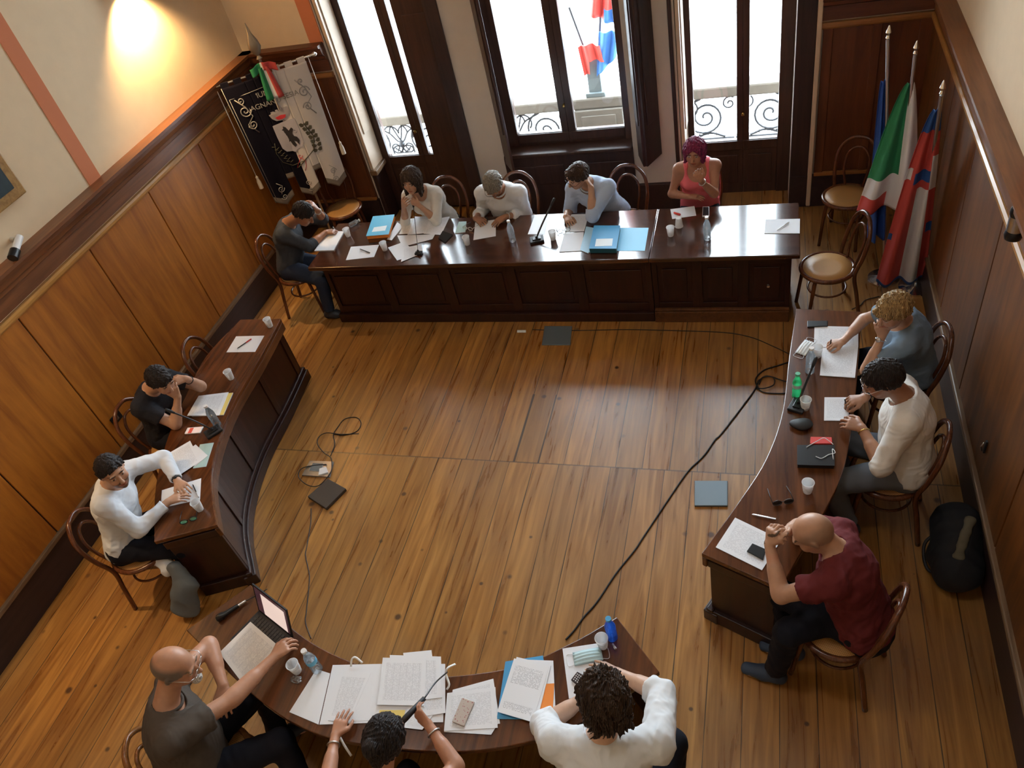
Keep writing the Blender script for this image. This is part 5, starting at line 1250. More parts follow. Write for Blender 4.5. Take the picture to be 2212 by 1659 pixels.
# things before the grey-haired person
sheet([(991, 479), (1007.6, 478), (1005, 501), (983, 503.6)], 'small pale notebook left of the grey-haired person', 'mint', 0, .006, name='notebook', cat='notebook')
def spectacles(a, b, label, frame='black', lens='lens', name='spectacles', z=0, dark=False):
    pa, pb = at(*a, TZ + .018 + z), at(*b, TZ + .018 + z); c = (pa + pb) / 2; root = wthing(name, (c[0], c[1], TZ + z), label, 'glasses')
    d = _n(pb - pa); n = np.array([-d[1], d[0], 0]); up = np.array([0, 0, 1.])
    fr = MB()
    for s in (-1, 1):
        cc = c + d * s * .033
        fr.tube([cc + d * .026 * math.cos(t) + up * .017 * math.sin(t) + n * .004 * math.sin(t) for t in np.linspace(0, 2 * PI, 20, endpoint=False)], .0024, 6, closed=True)
    fr.tube([c - d * .008 + up * .004, c + up * .006, c + d * .008 + up * .004], .002, 6)
    fr.build('rim', M[frame], root, smooth='all')
    for s in (-1, 1):
        cc = c + d * s * .033
        MB().lathe([(.0, .0), (.024, .0)], cc, 18, mat3=np.stack([d, up * .68, n], 1), caps=False).build('lens', M[lens], root)
        MB().tube([c + d * s * .060 + up * .006, c + d * s * .060 + n * .06, c + d * s * .055 + n * .125 - up * .014], .0022, 6).build('temple', M[frame], root, smooth='all')
    return root
spectacles((1003, 492), (1017, 495), 'folded spectacles beside the pale notebook on the long table', 'silver')
sheet([(1026.5, 480.5), (1071, 474), (1071, 510), (1022.5, 518.5)], 'white sheet under the hands of the grey-haired person', 'p_blank', 0)
def gooseneck(base, tip, ztip, label, sz=(.13, .10), rz=0., mid=.10, thick=.0045):
    p = at(*base, TZ); root = wthing('table_microphone', (p[0], p[1], TZ), label, 'microphone')
    MB().box((p[0], p[1], TZ + .012), (sz[0], sz[1], .022), rz).build('base', M['blackm'], root, bevel=.006)
    MB().box((p[0], p[1], TZ + .026), (sz[0] * .6, sz[1] * .5, .012), rz).build('switch_plate', M['black'], root, bevel=.004)
    t = at(*tip, ztip); q = p + (0, 0, .03); m = q * .5 + t * .5 + np.array([0, 0, mid * .35])
    pts = spline([q, q * .75 + t * .25 + np.array([0, 0, mid * .3]), m, t], 8)
    MB().tube(pts, thick, 8).build('gooseneck', M['black'], root, smooth='all')
    d = _n(t - m); MB().tube([t - d * .02, t + d * .012, t + d * .045, t + d * .055], [.008, .0125, .0125, .008], 10).build('microphone_head', M['blackm'], root, smooth='all')
    MB().lathe([(.004, 0), (.011, .003), (.011, .02), (.006, .03)], q - (0, 0, .01), 10).build('joint', M['black'], root, smooth=True)
    return root
gooseneck((1160, 520), (1192, 440), .98, 'black gooseneck microphone on the long table before the person in pale blue', rz=.3, thick=.008, mid=.02)
g_ = gooseneck((905, 549), (893, 444), .93, 'thin gooseneck microphone rising in front of the clasped hands', sz=(.07, .05), mid=.02, thick=.003)
gooseneck((1724, 878), (1757, 788), .95, 'black gooseneck microphone on the right desk beside the green bottle', rz=1.2, thick=.008, mid=.02)
gooseneck((462, 934), (372, 890), .98, 'black gooseneck microphone on the left desk pointing at the person in black', rz=.9, thick=.006, mid=.04)
# before the person in pale blue
sheet([(1155, 465.6), (1185, 465.6), (1177, 506), (1140, 506)], 'white sheet behind the microphone base on the long table', 'p_blank')
sheet([(1234, 463), (1272, 462), (1262, 499.5), (1220, 501)], 'sheet being written on by the person in pale blue', 'p_text', 1)
spectacles((1210, 500), (1226, 496), 'dark spectacles lying by the writing hand of the person in pale blue', 'black')
sheet([(1219, 503.6), (1261, 501), (1256, 541.6), (1208, 544)], 'white sheets left of the open blue folder', 'p_blank', 0, .004)
r_ = wthing('open_folder', (*at(1340, 515, TZ)[:2], TZ), 'open light blue folder lying flat under the thick blue binder', 'folder')
quad_slab([(1340, 492), (1401, 492), (1393, 541.6), (1331.6, 541.6)], ZP, .0015, pm('light_blue_card', (.25, .62, .88), .5), None, 'right_flap', r_)
quad_slab([(1266, 489), (1282, 492), (1271, 547), (1253, 540)], ZP, .006, pm('pale_blue_card', (.42, .70, .90), .5), None, 'left_flap', r_)
quad_slab([(1282, 492), (1340, 492), (1331.6, 541.6), (1271, 545)], ZP, .0015, M['cyan'], None, 'middle_flap', r_)
folder([(1283, 487), (1340, 487), (1331.6, 537), (1272, 537)], 'thick blue binder with a white label on the long table', 'blue_card', .055, 'binder', sticker=[(1288, 516), (1324, 515), (1322, 531), (1285, 532)], lev=3, layers=('teal', 'teal'))
# right end of the long table
sheet([(1448, 452), (1500, 445), (1504, 465.6), (1452, 473)], 'white sheet with a red mark before the person in pink', 'p_blank')
pen((1455, 459), (1469, 464), 'red marker on the sheet before the person in pink', 'red', z=.002, r=.009)
phone([(1518, 446), (1532, 446), (1532, 466), (1517, 467)], 'phone with a white case behind the bottle near the person in pink', 'white', smat=M['black'])
sheet([(1654, 474), (1728, 472.5), (1727.6, 504), (1651, 504)], 'white sheets at the right end of the long table with a pen', 'p_blank', 0, .003)
pen((1677.5, 498), (1704, 480), 'white pen with a dark tip at the right end of the long table', 'white', z=.004, cap='white')
# left desk
sheet([(510, 726.5), (571, 725), (551, 760), (489, 761)], 'white sheet with a pen at the top of the left desk', 'p_blank')
pen((512, 753), (543, 732), 'thin dark pen on the white sheet at the top of the left desk', 'black', z=.002, cap='red')
sheet([(444, 856), (503, 848), (482.6, 896), (414, 899)], 'yellow-edged file folder under the printed pages on the left desk', 'yellow', 0, .006, name='file_folder', cat='folder')
sheet([(429, 855), (493.6, 847), (473.6, 897), (404, 898)], 'printed pages on the yellow-edged folder before the person in black', 'p_table', 6, .004)
r_ = phone([(405, 923.6), (439, 921), (431.6, 934.7), (398, 937)], 'phone with a colourful red and white screen on the left desk', 'white', smat=pm('bright_phone_screen', (.7, .55, .5), .3, emit=((.8, .6, .55), .25)))
quad_slab([(411, 924.5), (419, 924), (413, 935.5), (405, 936)], TZ + .0105, .0006, pm('phone_icon_red', (.8, .12, .08), .4), None, 'red_icon', r_, n=1)
sheet([(432, 960), (461.5, 956), (445, 1007.5), (417, 1011.5)], 'pale green card folder under the papers on the left desk', 'mint', 0, .003, name='file_folder', cat='folder')
sheet([(422.5, 960), (449, 984), (421, 1007.5), (405, 973)], 'white sheet turned askew on the pale green card folder', 'p_blank', 4)
sheet([(359, 982), (410.6, 952), (433, 996), (385, 1028)], 'large white printed sheet left of the pale green card folder', 'p_text', 6)
sheet([(349.6, 1059), (434.5, 1033), (432, 1079), (347, 1098)], 'white sheet under the hands of the bearded person', 'p_blank', 0)
pen((416, 1046), (429, 1074), 'pen on the sheet beside the hands of the bearded person', 'black', z=.002, cap='silver')
spectacles((396, 1128), (418, 1120), 'sunglasses with green glints at the near end of the left desk', 'black', lens='pet_green', name='sunglasses')
# nearest desk
r_ = wthing('handheld_microphone', (*at(497, 1320, TZ)[:2], TZ), 'black handheld microphone lying at the left end of the nearest desk', 'microphone')
pa, pb = at(467, 1338, TZ + .022), at(531, 1298, TZ + .016)
MB().tube([pa, pa + (pb - pa) * .06, pa + (pb - pa) * .22, pa + (pb - pa) * .28, pa + (pb - pa) * .75], [.012, .022, .022, .016, .012], 14).build('handle', M['black'], r_, smooth=True)
MB().tube([pa + (pb - pa) * .72, pb], .0105, 12).build('metal_end', M['silver'], r_, smooth=True)
MB().tube(spline([pb, pb + (.06, .05, .0), pb + (.10, .10, -.006)], 5), .003, 6).build('cable', M['cord'], r_, smooth='all')
# laptop
h0, h1 = at(560, 1319, TZ + .012), at(633, 1377, TZ + .012); t0, t1 = at(550.6, 1259, TZ + .215), at(629, 1317, TZ + .215)
r_ = wthing('laptop', (*((h0 + h1) / 2)[:2], TZ), 'open dark laptop showing a page on its screen at the nearest desk', 'laptop')
hd_ = _n(h1 - h0); bn = np.array([-hd_[1], hd_[0], 0.]); 
if bn @ (at(540, 1400, TZ) - h0) < 0: bn = -bn
lw = np.linalg.norm(h1 - h0); ha = math.atan2(hd_[1], hd_[0]); mid_ = (h0 + h1) / 2
bc = mid_ + bn * .115; MB().box((bc[0], bc[1], TZ + .010), (lw, .225, .016), ha).build('keyboard_base', M['blackm'], r_, bevel=.003)
kb = MB()
for i in range(12):
    for j in range(5):
        q = mid_ + hd_ * ((i - 5.5) * lw / 13.5) + bn * (.03 + j * .021); kb.box((q[0], q[1], TZ + .0195), (lw / 13.5 * .82, .017, .003), ha)
kk = kb.build('keys', pm('laptop_keys', (.03, .03, .032), .5), r_)
tilt = _n(np.array([0, 0, 1.]) * .205 - bn * .06); sh_ = .225
def onscreen(a, b, off): return h0 + hd_ * lw * a + tilt * sh_ * b + np.cross(hd_, tilt) * off
def scr(name, a0, a1, b0, b1, o0, o1, mat):
    mb = MB(); vs = [onscreen(a, b, o) for o in (o0, o1) for a, b in ((a0, b0), (a1, b0), (a1, b1), (a0, b1))]
    mb.add(vs, [(3, 2, 1, 0), (4, 5, 6, 7), (0, 1, 5, 4), (1, 2, 6, 5), (2, 3, 7, 6), (3, 0, 4, 7)]); o = mb.build(name, mat, r_)
    bm = bmesh.new(); bm.from_mesh(o.data); bmesh.ops.recalc_face_normals(bm, faces=bm.faces); bm.to_mesh(o.data); bm.free(); return o
sgn_ = 1 if (np.cross(hd_, tilt) @ bn) > 0 else -1
scr('lid', 0, 1, 0, 1, -.004, .004, M['blackm']); scr('screen', .04, .96, .09, .94, .004 * sgn_, .0048 * sgn_, pm('dark_screen_border', (.03, .015, .02), .2, emit=((.10, .04, .05), .3)))
scr('screen_page', .22, .90, .10, .84, .0048 * sgn_, .0056 * sgn_, pm('lit_screen_page', (.2, .2, .2), .3, emit=((.80, .60, .52), .62)))
sheet([(541, 1343), (603.5, 1397), (530, 1484), (473.6, 1410)], 'large printed form spread in front of the laptop', 'p_warm', 16, .001, curl=.001)
mb = MB(); rr = np.random.default_rng(4); c_ = at(640, 1468, TZ + .012); 
WR = Field(c_ - .08, c_ + .08, .004); WR.ell(c_, np.eye(3), (.038, .024, .014), .01); WR.wrinkle(.007, 90, 2); Vw, Fw = WR.mesh()
tag(np_mesh('plastic_wrapper', Vw - c_, Fw, M['pet'], None, None, (0, 0, 0), 0), 'crumpled clear plastic wrapper beside the cup near the laptop user', 'wrapper').location = tuple(c_)
sheet([(683.6, 1445.5), (713, 1454.6), (688, 1565), (625, 1538)], 'white card sheet at the far left of the paper spread on the nearest desk', 'p_blank', 0, .002)
r_ = wthing('document_folder', (*at(830, 1500, TZ)[:2], TZ), 'wide white document folder with ribbon ties open on the nearest desk', 'folder')
quad_slab([(718.7, 1436.5), (826, 1434), (815, 1561), (690, 1565)], ZP + .001, .003, M['p_blank'], None, 'left_flap', r_)
quad_slab([(826, 1434), (961.6, 1434), (957, 1560), (815, 1561)], ZP + .001, .003, M['p_blank'], None, 'right_flap', r_)
def ribbon(pts, z=TZ + .008, w=.012):
    mb = MB(); P_ = spline([at(x, y, z + dz) for x, y, dz in pts], 5); vs = []; fs = []
    for i, p in enumerate(P_):
        a = P_[max(i - 1, 0)]; b = P_[min(i + 1, len(P_) - 1)]; d = _n(b - a + 1e-9); n = _n(np.cross(d, (0, 0, 1))) * w / 2; vs += [p - n, p + n]
    for i in range(len(P_) - 1): fs.append((2 * i, 2 * i + 1, 2 * i + 3, 2 * i + 2))
    mb.add(vs, fs); o = mb.build('ribbon_tie', M['ribbon'], r_, smooth='all'); s = o.modifiers.new('t', 'SOLIDIFY'); s.thickness = .001
ribbon([(758, 1440, 0), (760, 1424, .02), (768, 1420, .03), (783, 1432, .01)]); ribbon([(965, 1490, 0), (970, 1478, .01), (963, 1455, .02), (968, 1442, .03), (984, 1434, .01)])
ribbon([(734, 1592, 0), (745, 1612, -.01), (759, 1633, -.06)])
sheet([(735.6, 1450), (801, 1454.6), (754, 1561), (708.5, 1556)], 'printed form lying on the left flap of the ribboned folder', 'p_table', 4, .001)
sheet([(740, 1444), (806, 1447), (800, 1556), (738, 1560)], 'white page under the printed form on the left flap of the ribboned folder', 'p_blank', 3)
for i, (px, lb, mt, lv) in enumerate((
    ([(842, 1415), (952.6, 1418.4), (955, 1506.6), (845, 1520)], 'printed page second from the top of the right paper stack, slipped right', 'p_table', 8),
    ([(871, 1410.5), (932, 1404.4), (945, 1500), (882.5, 1505)], 'page sticking out highest at the top of the right paper stack', 'p_blank', 7),
    ([(890, 1430), (961.6, 1440), (962, 1540), (900, 1550)], 'page slipped out at the right side of the paper stack', 'p_text', 6),
    ([(880, 1520), (950, 1525), (912, 1576.6), (873.5, 1572)], 'torn-edged page under the hand with the microphone', 'p_text', 5),
    ([(827, 1420.7), (921, 1423), (916.4, 1524.6), (814.7, 1522.4)], 'large printed table page on top of the right paper stack', 'p_table', 10))):
    sheet(px, lb, mt, lv, .0012, 'pages of the right paper stack', curl=.001)
sheet([(820, 1533.7), (875.7, 1533.7), (871, 1556), (817, 1555)], 'yellow folder edge showing in front of the printed table page', 'yellow', 4, .004, name='file_folder', cat='folder')
sheet([(978, 1490), (1065.6, 1466), (1080, 1563), (966, 1575)], 'rear page of the pile under the floral phone', 'p_text', 1, .003)
sheet([(966, 1497), (1070, 1484), (1075, 1572), (959, 1579)], 'top page with a red mark under the floral phone', 'p_text', 4, .002)
sheet([(962, 1560), (1077, 1561), (1061, 1587), (959, 1581)], 'front edge page of the pile under the floral phone', 'p_blank', 3)
M['floral'] = pm('floral_phone_case', (.45, .37, .33), .5)
nt = M['floral'].node_tree; vo = nt.nodes.new('ShaderNodeTexVoronoi'); vo.inputs['Scale'].default_value = 70; tcf = nt.nodes.new('ShaderNodeTexCoord'); nt.links.new(tcf.outputs['Object'], vo.inputs['Vector'])
crf = nt.nodes.new('ShaderNodeValToRGB'); crf.color_ramp.elements[0].color = (.35, .10, .10, 1); crf.color_ramp.elements[0].position = .18; crf.color_ramp.elements[1].color = (.52, .45, .40, 1); crf.color_ramp.elements[1].position = .32
nt.links.new(vo.outputs['Distance'], crf.inputs[0]); nt.links.new(crf.outputs[0], nt.nodes['Principled BSDF'].inputs['Base Color'])
phone([(997.8, 1506.6), (1025, 1515.6), (1002, 1569), (976, 1558.5)], 'phone in a beige floral case lying on the pages of the nearest desk', 'floral', screen=False, z=.009)
folder([(1091.7, 1429), (1172.8, 1416), (1193, 1554), (1073, 1553)], 'bright blue folder under the letter stack on the nearest desk', 'blue_card', .006)
sheet([(1127, 1424.6), (1195, 1427), (1200, 1535), (1160, 1545)], 'loose white pages spilling right out of the blue folder', 'p_blank', 6, .004)
sheet([(1165, 1478), (1197.5, 1476), (1193, 1551.6), (1150, 1554)], 'bright orange folder showing under the letter stack', 'orange', 10, .002, name='file_folder', cat='folder')
sheet([(1116, 1419), (1190, 1437), (1160, 1556), (1085, 1535)], 'second page of the letter stack on the blue folder', 'p_text', 12, .004)
sheet([(1110.5, 1422), (1186, 1441), (1150.5, 1560), (1074, 1537.5)], 'top page of the letter stack with a typed letter', 'p_letter', 16, .001)
sheet([(1215, 1401), (1294, 1389), (1313, 1495), (1229, 1509)], 'white sheet under the hand of the person with tousled brown hair', 'p_blank', 0, .002)
def face_mask(c, a, label, col, lw_=.085, wd=.075, z=.004):
    p = at(*c, TZ); root = wthing('face_mask', (p[0], p[1], TZ), label, 'face mask'); d = np.array([math.cos(a), math.sin(a), 0]); n = np.array([-d[1], d[0], 0])
    mb = MB(); nu, nv = 10, 14; vs = []; fs = []
    for j in range(nv + 1):
        for i in range(nu + 1):
            u, v = i / nu - .5, j / nv - .5; vs.append(p + d * u * lw_ * 2 * .9 + n * v * wd + np.array([0, 0, z + .014 * (1 - 4 * u * u) * (1 - 3 * v * v) + .0035 * math.sin(v * 26)]))
    for j in range(nv):
        for i in range(nu): fs.append((j * (nu + 1) + i, j * (nu + 1) + i + 1, (j + 1) * (nu + 1) + i + 1, (j + 1) * (nu + 1) + i))
    mb.add(vs, fs); o = mb.build('pleated_cloth', col, root, smooth='all'); s = o.modifiers.new('t', 'SOLIDIFY'); s.thickness = .0012; s.offset = 1
    for q in (-1, 1):
        e0 = p + d * q * lw_ * .88 + n * wd * .4; e1 = p + d * q * lw_ * .88 - n * wd * .4
        MB().tube(spline([e0 + (0, 0, z + .002), e0 + d * q * .035 + (0, 0, .004), e1 + d * q * .035 + (0, 0, .004), e1 + (0, 0, z + .002)], 6), .0014, 5).build('ear_loop', M['white'], root, smooth='all')
    return root
face_mask((1270, 1419), .35, 'pale blue face mask beside the hand of the tousled-haired person', pm('pale_blue_mask', (.52, .72, .78), .8), z=.006)
face_mask((1739, 752), 1.1, 'white face mask at the edge of the right desk by the phone', pm('white_mask', (.74, .76, .76), .8))
r_ = wthing('keypad_phone', (*at(1248, 1466, TZ)[:2], TZ), 'dark keypad phone on the sheet by the tousled-haired person', 'phone')
kp4 = [(1247, 1450), (1261, 1457.5), (1249, 1481), (1233, 1468)]
o = quad_slab(kp4, TZ + .004, .012, pm('dark_brown_plastic', (.035, .02, .02), .35), pm('dark_brown_plastic_side', (.035, .02, .02), .35), 'case', r_, n=1); b_ = o.modifiers.new('bevel', 'BEVEL'); b_.width = .003; b_.segments = 2
kq = np.array(kp4, float); keys = MB()
for i in range(3):
    for j in range(4):
        u, v = (i + .9) / 3.9, (j + 1.2) / 5.2; p = (kq[0] * (1 - u) + kq[1] * u) * (1 - v) + (kq[3] * (1 - u) + kq[2] * u) * v; w3 = at(p[0], p[1], TZ + .0165); keys.box(w3, (.006, .005, .002), .6)
keys.build('keypad', M['white'], r_)
pen((1323, 1390), (1330, 1402), 'short clear pen beside the blue bottle on the nearest desk', 'silver', cap='white', r=.006)
# right desk
sheet([(1588, 1118), (1688, 1166), (1646, 1231.6), (1546, 1182)], 'large white printed sheet at the near tip of the right desk', 'p_text', 0, .003)
phone([(1625, 1173), (1655, 1186), (1648, 1209), (1613, 1190)], 'black phone on the printed sheet before the bald person', z=.004)
pen((1624, 1111), (1676, 1121), 'silver pen on the right desk behind the bald person\'s hands', 'silver', cap='silver', r=.005)
spectacles((1678, 1087), (1705, 1083), 'dark sunglasses lying near the end of the right desk', 'black', lens='black', name='sunglasses')
phone([(1744, 692.5), (1788, 692.5), (1788, 704), (1744, 706)], 'black phone in a case at the top of the right desk')
sheet([(1759.5, 704), (1854, 706), (1854, 750), (1758, 750)], 'rear printed form before the blond person on the right desk', 'p_text', 0, .001)
sheet([(1776, 751.6), (1854, 747), (1847, 815.7), (1771, 810.6)], 'front stack of forms before the blond person on the right desk', 'p_text', 1, .005)
sheet([(1781, 858), (1832, 858), (1834, 908.5), (1780, 908.5)], 'small white sheet between the hands of the person in grey trousers', 'p_text', 0, .003)
r_ = wthing('sunglasses_case', (*at(1732, 916, TZ)[:2], TZ), 'soft black pouch beside the microphone base on the right desk', 'pouch'); c_ = at(1731, 916, TZ + .02)
WR = Field(c_ - .11, c_ + .11, .005); WR.ell(c_, np.eye(3), (.072, .048, .022), .01); WR.wrinkle(.004, 40, 8); WR.halfspace((0, 0, TZ + .002), (0, 0, -1)); Vw, Fw = WR.mesh(); np_mesh('pouch_body', Vw, Fw, M['blackm'], r_, None, r_['_w'], 1)
folder([(1722, 961), (1803, 961), (1803, 1006), (1722, 1004)], 'black document wallet in the middle of the right desk', 'black', .035, 'document_wallet', layers=('black', 'black'))
phone([(1751, 943), (1797, 944), (1798, 958), (1750, 958)], 'red phone case lying behind the black document wallet', 'red', .016, False, 'phone_case')
r_ = wthing('earphone_cable', (*at(1770, 975, TZ)[:2], TZ + .036), 'white earphone cable lying over the black wallet and red case', 'cable')
MB().tube(spline([at(x, y, TZ + .040) for x, y in ((1742, 966), (1752, 960), (1765, 953), (1779, 946), (1790, 952), (1800, 960))], 6), .0022, 6).build('cable_length', M['white'], r_, smooth='all')
MB().tube(spline([at(x, y, TZ + .040) for x, y in ((1762, 986), (1775, 990), (1790, 982), (1804, 978), (1798, 970), (1800, 992))], 6), .0022, 6).build('cable_length', M['white'], r_, smooth='all')
# pens and microphone in hands
def held(name, b, which, a, z, L_, label, mat, r=.004, cat='pen'):
    p = np.mean(np.array(b['tips' + which][:2]), 0); a = _n(a); root = wthing(name, tuple(p), label, cat)
    MB().tube([p - a * L_ * .25, p + a * L_ * .75], r, 8).build('barrel', M[mat], root, smooth=True); MB().tube([p - a * L_ * .32, p - a * L_ * .25], [r * .2, r], 8).build('tip', M['silver'], root, smooth=True); return root
held('pen', bA, 'R', (-.5, .2, .8), 0, .13, 'silver pen held by the person at the left end of the long table', 'silver')
held('pen', bC, 'R', (.1, .5, .8), 0, .13, 'pen held by the grey-haired person in white', 'black')
held('pen', bD, 'R', (-.2, .4, .85), 0, .14, 'pen held upright by the person in pale blue', 'silver')
held('pen', bF, 'R', (.1, .35, .7), 0, .13, 'black pen held by the blond person', 'black')
held('pen', bG, 'R', (-.2, .2, .8), 0, .12, 'black pen held by the person in grey trousers', 'black')
# gooseneck mic pulled towards the person at the bottom edge
r_ = wthing('table_microphone', (*at(985, 1450, TZ)[:2], TZ), 'long gooseneck microphone bent towards the person in the black top', 'microphone')
pm_ = bL['tipsR']; hc = np.mean(np.array(pm_ + [bL['wR']]), 0)
p1_ = at(866, 1562, hc[2] + .02); p2_ = at(917, 1508, hc[2] + .01); p3_ = at(966, 1452, TZ + .05)
MB().tube([p1_, p1_ * .8 + p2_ * .2, p2_], [.014, .016, .012], 12).build('microphone_head', M['blackm'], r_, smooth='all')
MB().tube(spline([p2_, p2_ * .5 + p3_ * .5 + (0, 0, .02), p3_], 8), .0042, 8).build('gooseneck', M['black'], r_, smooth='all')
# ------------------------------------------------------------------ on the floor
def plate(px, z0, th, mat, label, name, cat):
    o = quad_slab(px, z0, th, mat, mat, name, None, n=1); b = o.modifiers.new('bevel', 'BEVEL'); b.width = .004; b.segments = 2; b.limit_method = 'ANGLE'; return tag(o, label, cat)
plate([(1500, 1038), (1572, 1038), (1572, 1092), (1500, 1092)], .0, .018, M['metal_plate'], 'grey square floor hatch on the boards near the right desk', 'floor_hatch', 'hatch')
plate([(1176, 704), (1236, 704), (1232, 745), (1170, 745)], .0, .008, M['metal_plate'], 'grey floor hatch in the shade before the long table', 'floor_hatch', 'hatch')
plate([(708, 1033.6), (747, 1055), (704, 1098), (664, 1072)], .0, .03, M['mat'], 'dark brown square cover lying askew on the floor at the left', 'floor_cover', 'cover')
r_ = wthing('floor_socket_box', (*at(688, 1012, 0)[:2], 0), 'open metal floor socket with coiled cables near the left desk', 'socket box')
quad_slab([(669, 995), (720, 997), (712, 1030), (652, 1026)], .0, .012, M['silver'], M['metal_plate'], 'box_lid', r_, n=1); quad_slab([(676, 1000), (698, 1001), (694, 1018), (668, 1016)], .012, .006, M['metal_plate'], None, 'socket_insert', r_, n=1)
quad_slab([(690, 1012), (704, 1008), (708, 1020), (688, 1026)], .012, .012, M['white'], M['white'], 'plug', r_, n=1)
def cable(pts, label, r=.006, name='floor_cable', mat='cord', rest=.0):
    P_ = spline([at(x, y, r + rest) for x, y in pts], 10); c = P_[0]
    root = MB().tube(P_, r, 6).build(name, M[mat], None, smooth='all', origin=(c[0], c[1], 0)); return tag(root, label, 'cable')
cable([(1640, 820), (1625, 850), (1560, 935), (1545, 950), (1520, 985), (1485, 1020), (1440, 1085), (1390, 1160), (1370, 1190), (1330, 1240), (1290, 1300), (1262, 1332), (1240, 1362), (1222, 1382)], 'long black cable running diagonally across the middle of the floor')
cable([(1640, 842), (1632, 820), (1650, 800), (1680, 790), (1705, 782)], 'black cable end running under the right desk', .006)
cable([(1640, 830), (1648, 815), (1670, 815), (1672, 830), (1655, 838), (1638, 838), (1636, 828), (1655, 812), (1690, 822), (1704, 826)], 'loop of black cable beside the right desk', .005, rest=.011)
cable([(1634, 838), (1652, 848), (1690, 850), (1706, 846)], 'short black cable end beneath the loop by the right desk', .005)
cable([(1150, 712), (1240, 714), (1350, 712), (1450, 714), (1560, 718), (1620, 728), (1670, 748), (1705, 765)], 'thin black cable along the foot of the long table', .004)
cable([(722, 937), (742, 940), (770, 932), (780, 915), (770, 902), (745, 905), (728, 925), (720, 940), (723, 960), (714, 985)], 'figure of eight cable loop above the floor socket', .004)
cable([(775, 937), (735, 938), (705, 935), (688, 945), (686, 960), (700, 978), (714, 988), (717, 1005), (713, 1022), (690, 1048), (665, 1048), (645, 1030), (652, 1012), (680, 1005), (705, 1003)], 'thin cable coiled round the open floor socket', .004, rest=.014)
cable([(672, 1098), (671, 1130), (663, 1180), (660, 1200), (668, 1240), (667, 1270), (662, 1320), (660, 1345), (672, 1380)], 'thin brown cable running from the floor cover to the nearest desk', .0035)
cable([(1840, 668), (1858, 660), (1870, 648), (1900, 640)], 'thin cable on the floor behind the right desk', .004)
sheet_ = quad_slab([(1117, 713), (1136, 713), (1136, 718), (1117, 718)], .0005, .003, M['label'], None, 'paper_scrap'); tag(sheet_, 'tiny white strip on the floor before the long table', 'paper')
# backpack by the right wall, coat hanging at the end of the left desk
def blob_thing(name, label, cat, loc, ells, mats, wr=(.006, 25), h=.008, cut=None, seed=2):
    root = wthing(name, loc, label, cat); part = {}
    for nm, mat, shapes in ells:
        pts = np.array([s_[0] for s_ in shapes] + [s_[1] for s_ in shapes]); mr = max(max(s_[2]) for s_ in shapes) + .04
        Fd = Field(pts.min(0) - mr, pts.max(0) + mr, h)
        for (a, b, ra, rb, lat) in [(s_[0], s_[1], s_[2], s_[3], s_[4]) for s_ in shapes]: Fd.ecap(a, b, lat, ra, rb, .03)
        Fd.wrinkle(wr[0], wr[1], seed); Fd.halfspace((0, 0, .003), (0, 0, -1)); V_, F_ = Fd.mesh(); np_mesh(nm, V_, F_, mat, root, None, root['_w'], 1)
    return root
bp = at(2080, 1190, .15); A_ = lambda x, y, z: np.array([bp[0] + x, bp[1] + y, z])
r_ = blob_thing('backpack', 'dark backpack with a khaki strap panel slumped on the floor by the right wall', 'backpack', (bp[0], bp[1], 0), [
    ('bag_body', pm('dark_navy_canvas', (.007, .007, .009), .8), [(A_(-.02, .16, .18), A_(-.05, -.14, .14), (.15, .16), (.14, .13), (1, .0, .1)), (A_(-.10, -.02, .10), A_(-.06, -.15, .08), (.10, .09), (.10, .08), (1, 0, 0))]),
    ('front_pocket', pm('khaki_canvas', (.12, .10, .06), .8), [(A_(.02, .10, .335), A_(-.07, -.13, .27), (.030, .02), (.035, .02), (1, 0, 0))])], None, seed=6)
MB().tube(spline([A_(-.12, .10, .20), A_(-.20, .05, .12), A_(-.19, -.08, .05), A_(-.10, -.15, .08)], 6), .010, 6).build('shoulder_strap', M['blackm'], r_, smooth='all')
cp = at(405, 1280, .25); A_ = lambda px, py, z, : at(px, py, z)
r_ = blob_thing('draped_coat', 'grey coat with white lining draped beside the chair of the bearded person', 'coat', (*at(400, 1270, .2)[:2], 0), [
    ('coat_cloth', pm('grey_coat_cloth', (.13, .15, .165), .85, bump=.3), [(at(378, 1225, .42), at(402, 1270, .28), (.055, .05), (.085, .05), (1, .3, 0)), (at(402, 1265, .30), at(400, 1312, .10), (.085, .06), (.115, .07), (1, .3, 0))]),
    ('white_lining', pm('white_lining_cloth', (.60, .62, .66), .8, bump=.2), [(at(338, 1208, .44), at(366, 1232, .38), (.055, .03), (.06, .035), (1, .3, 0))])], None, (.010, 22), seed=12)
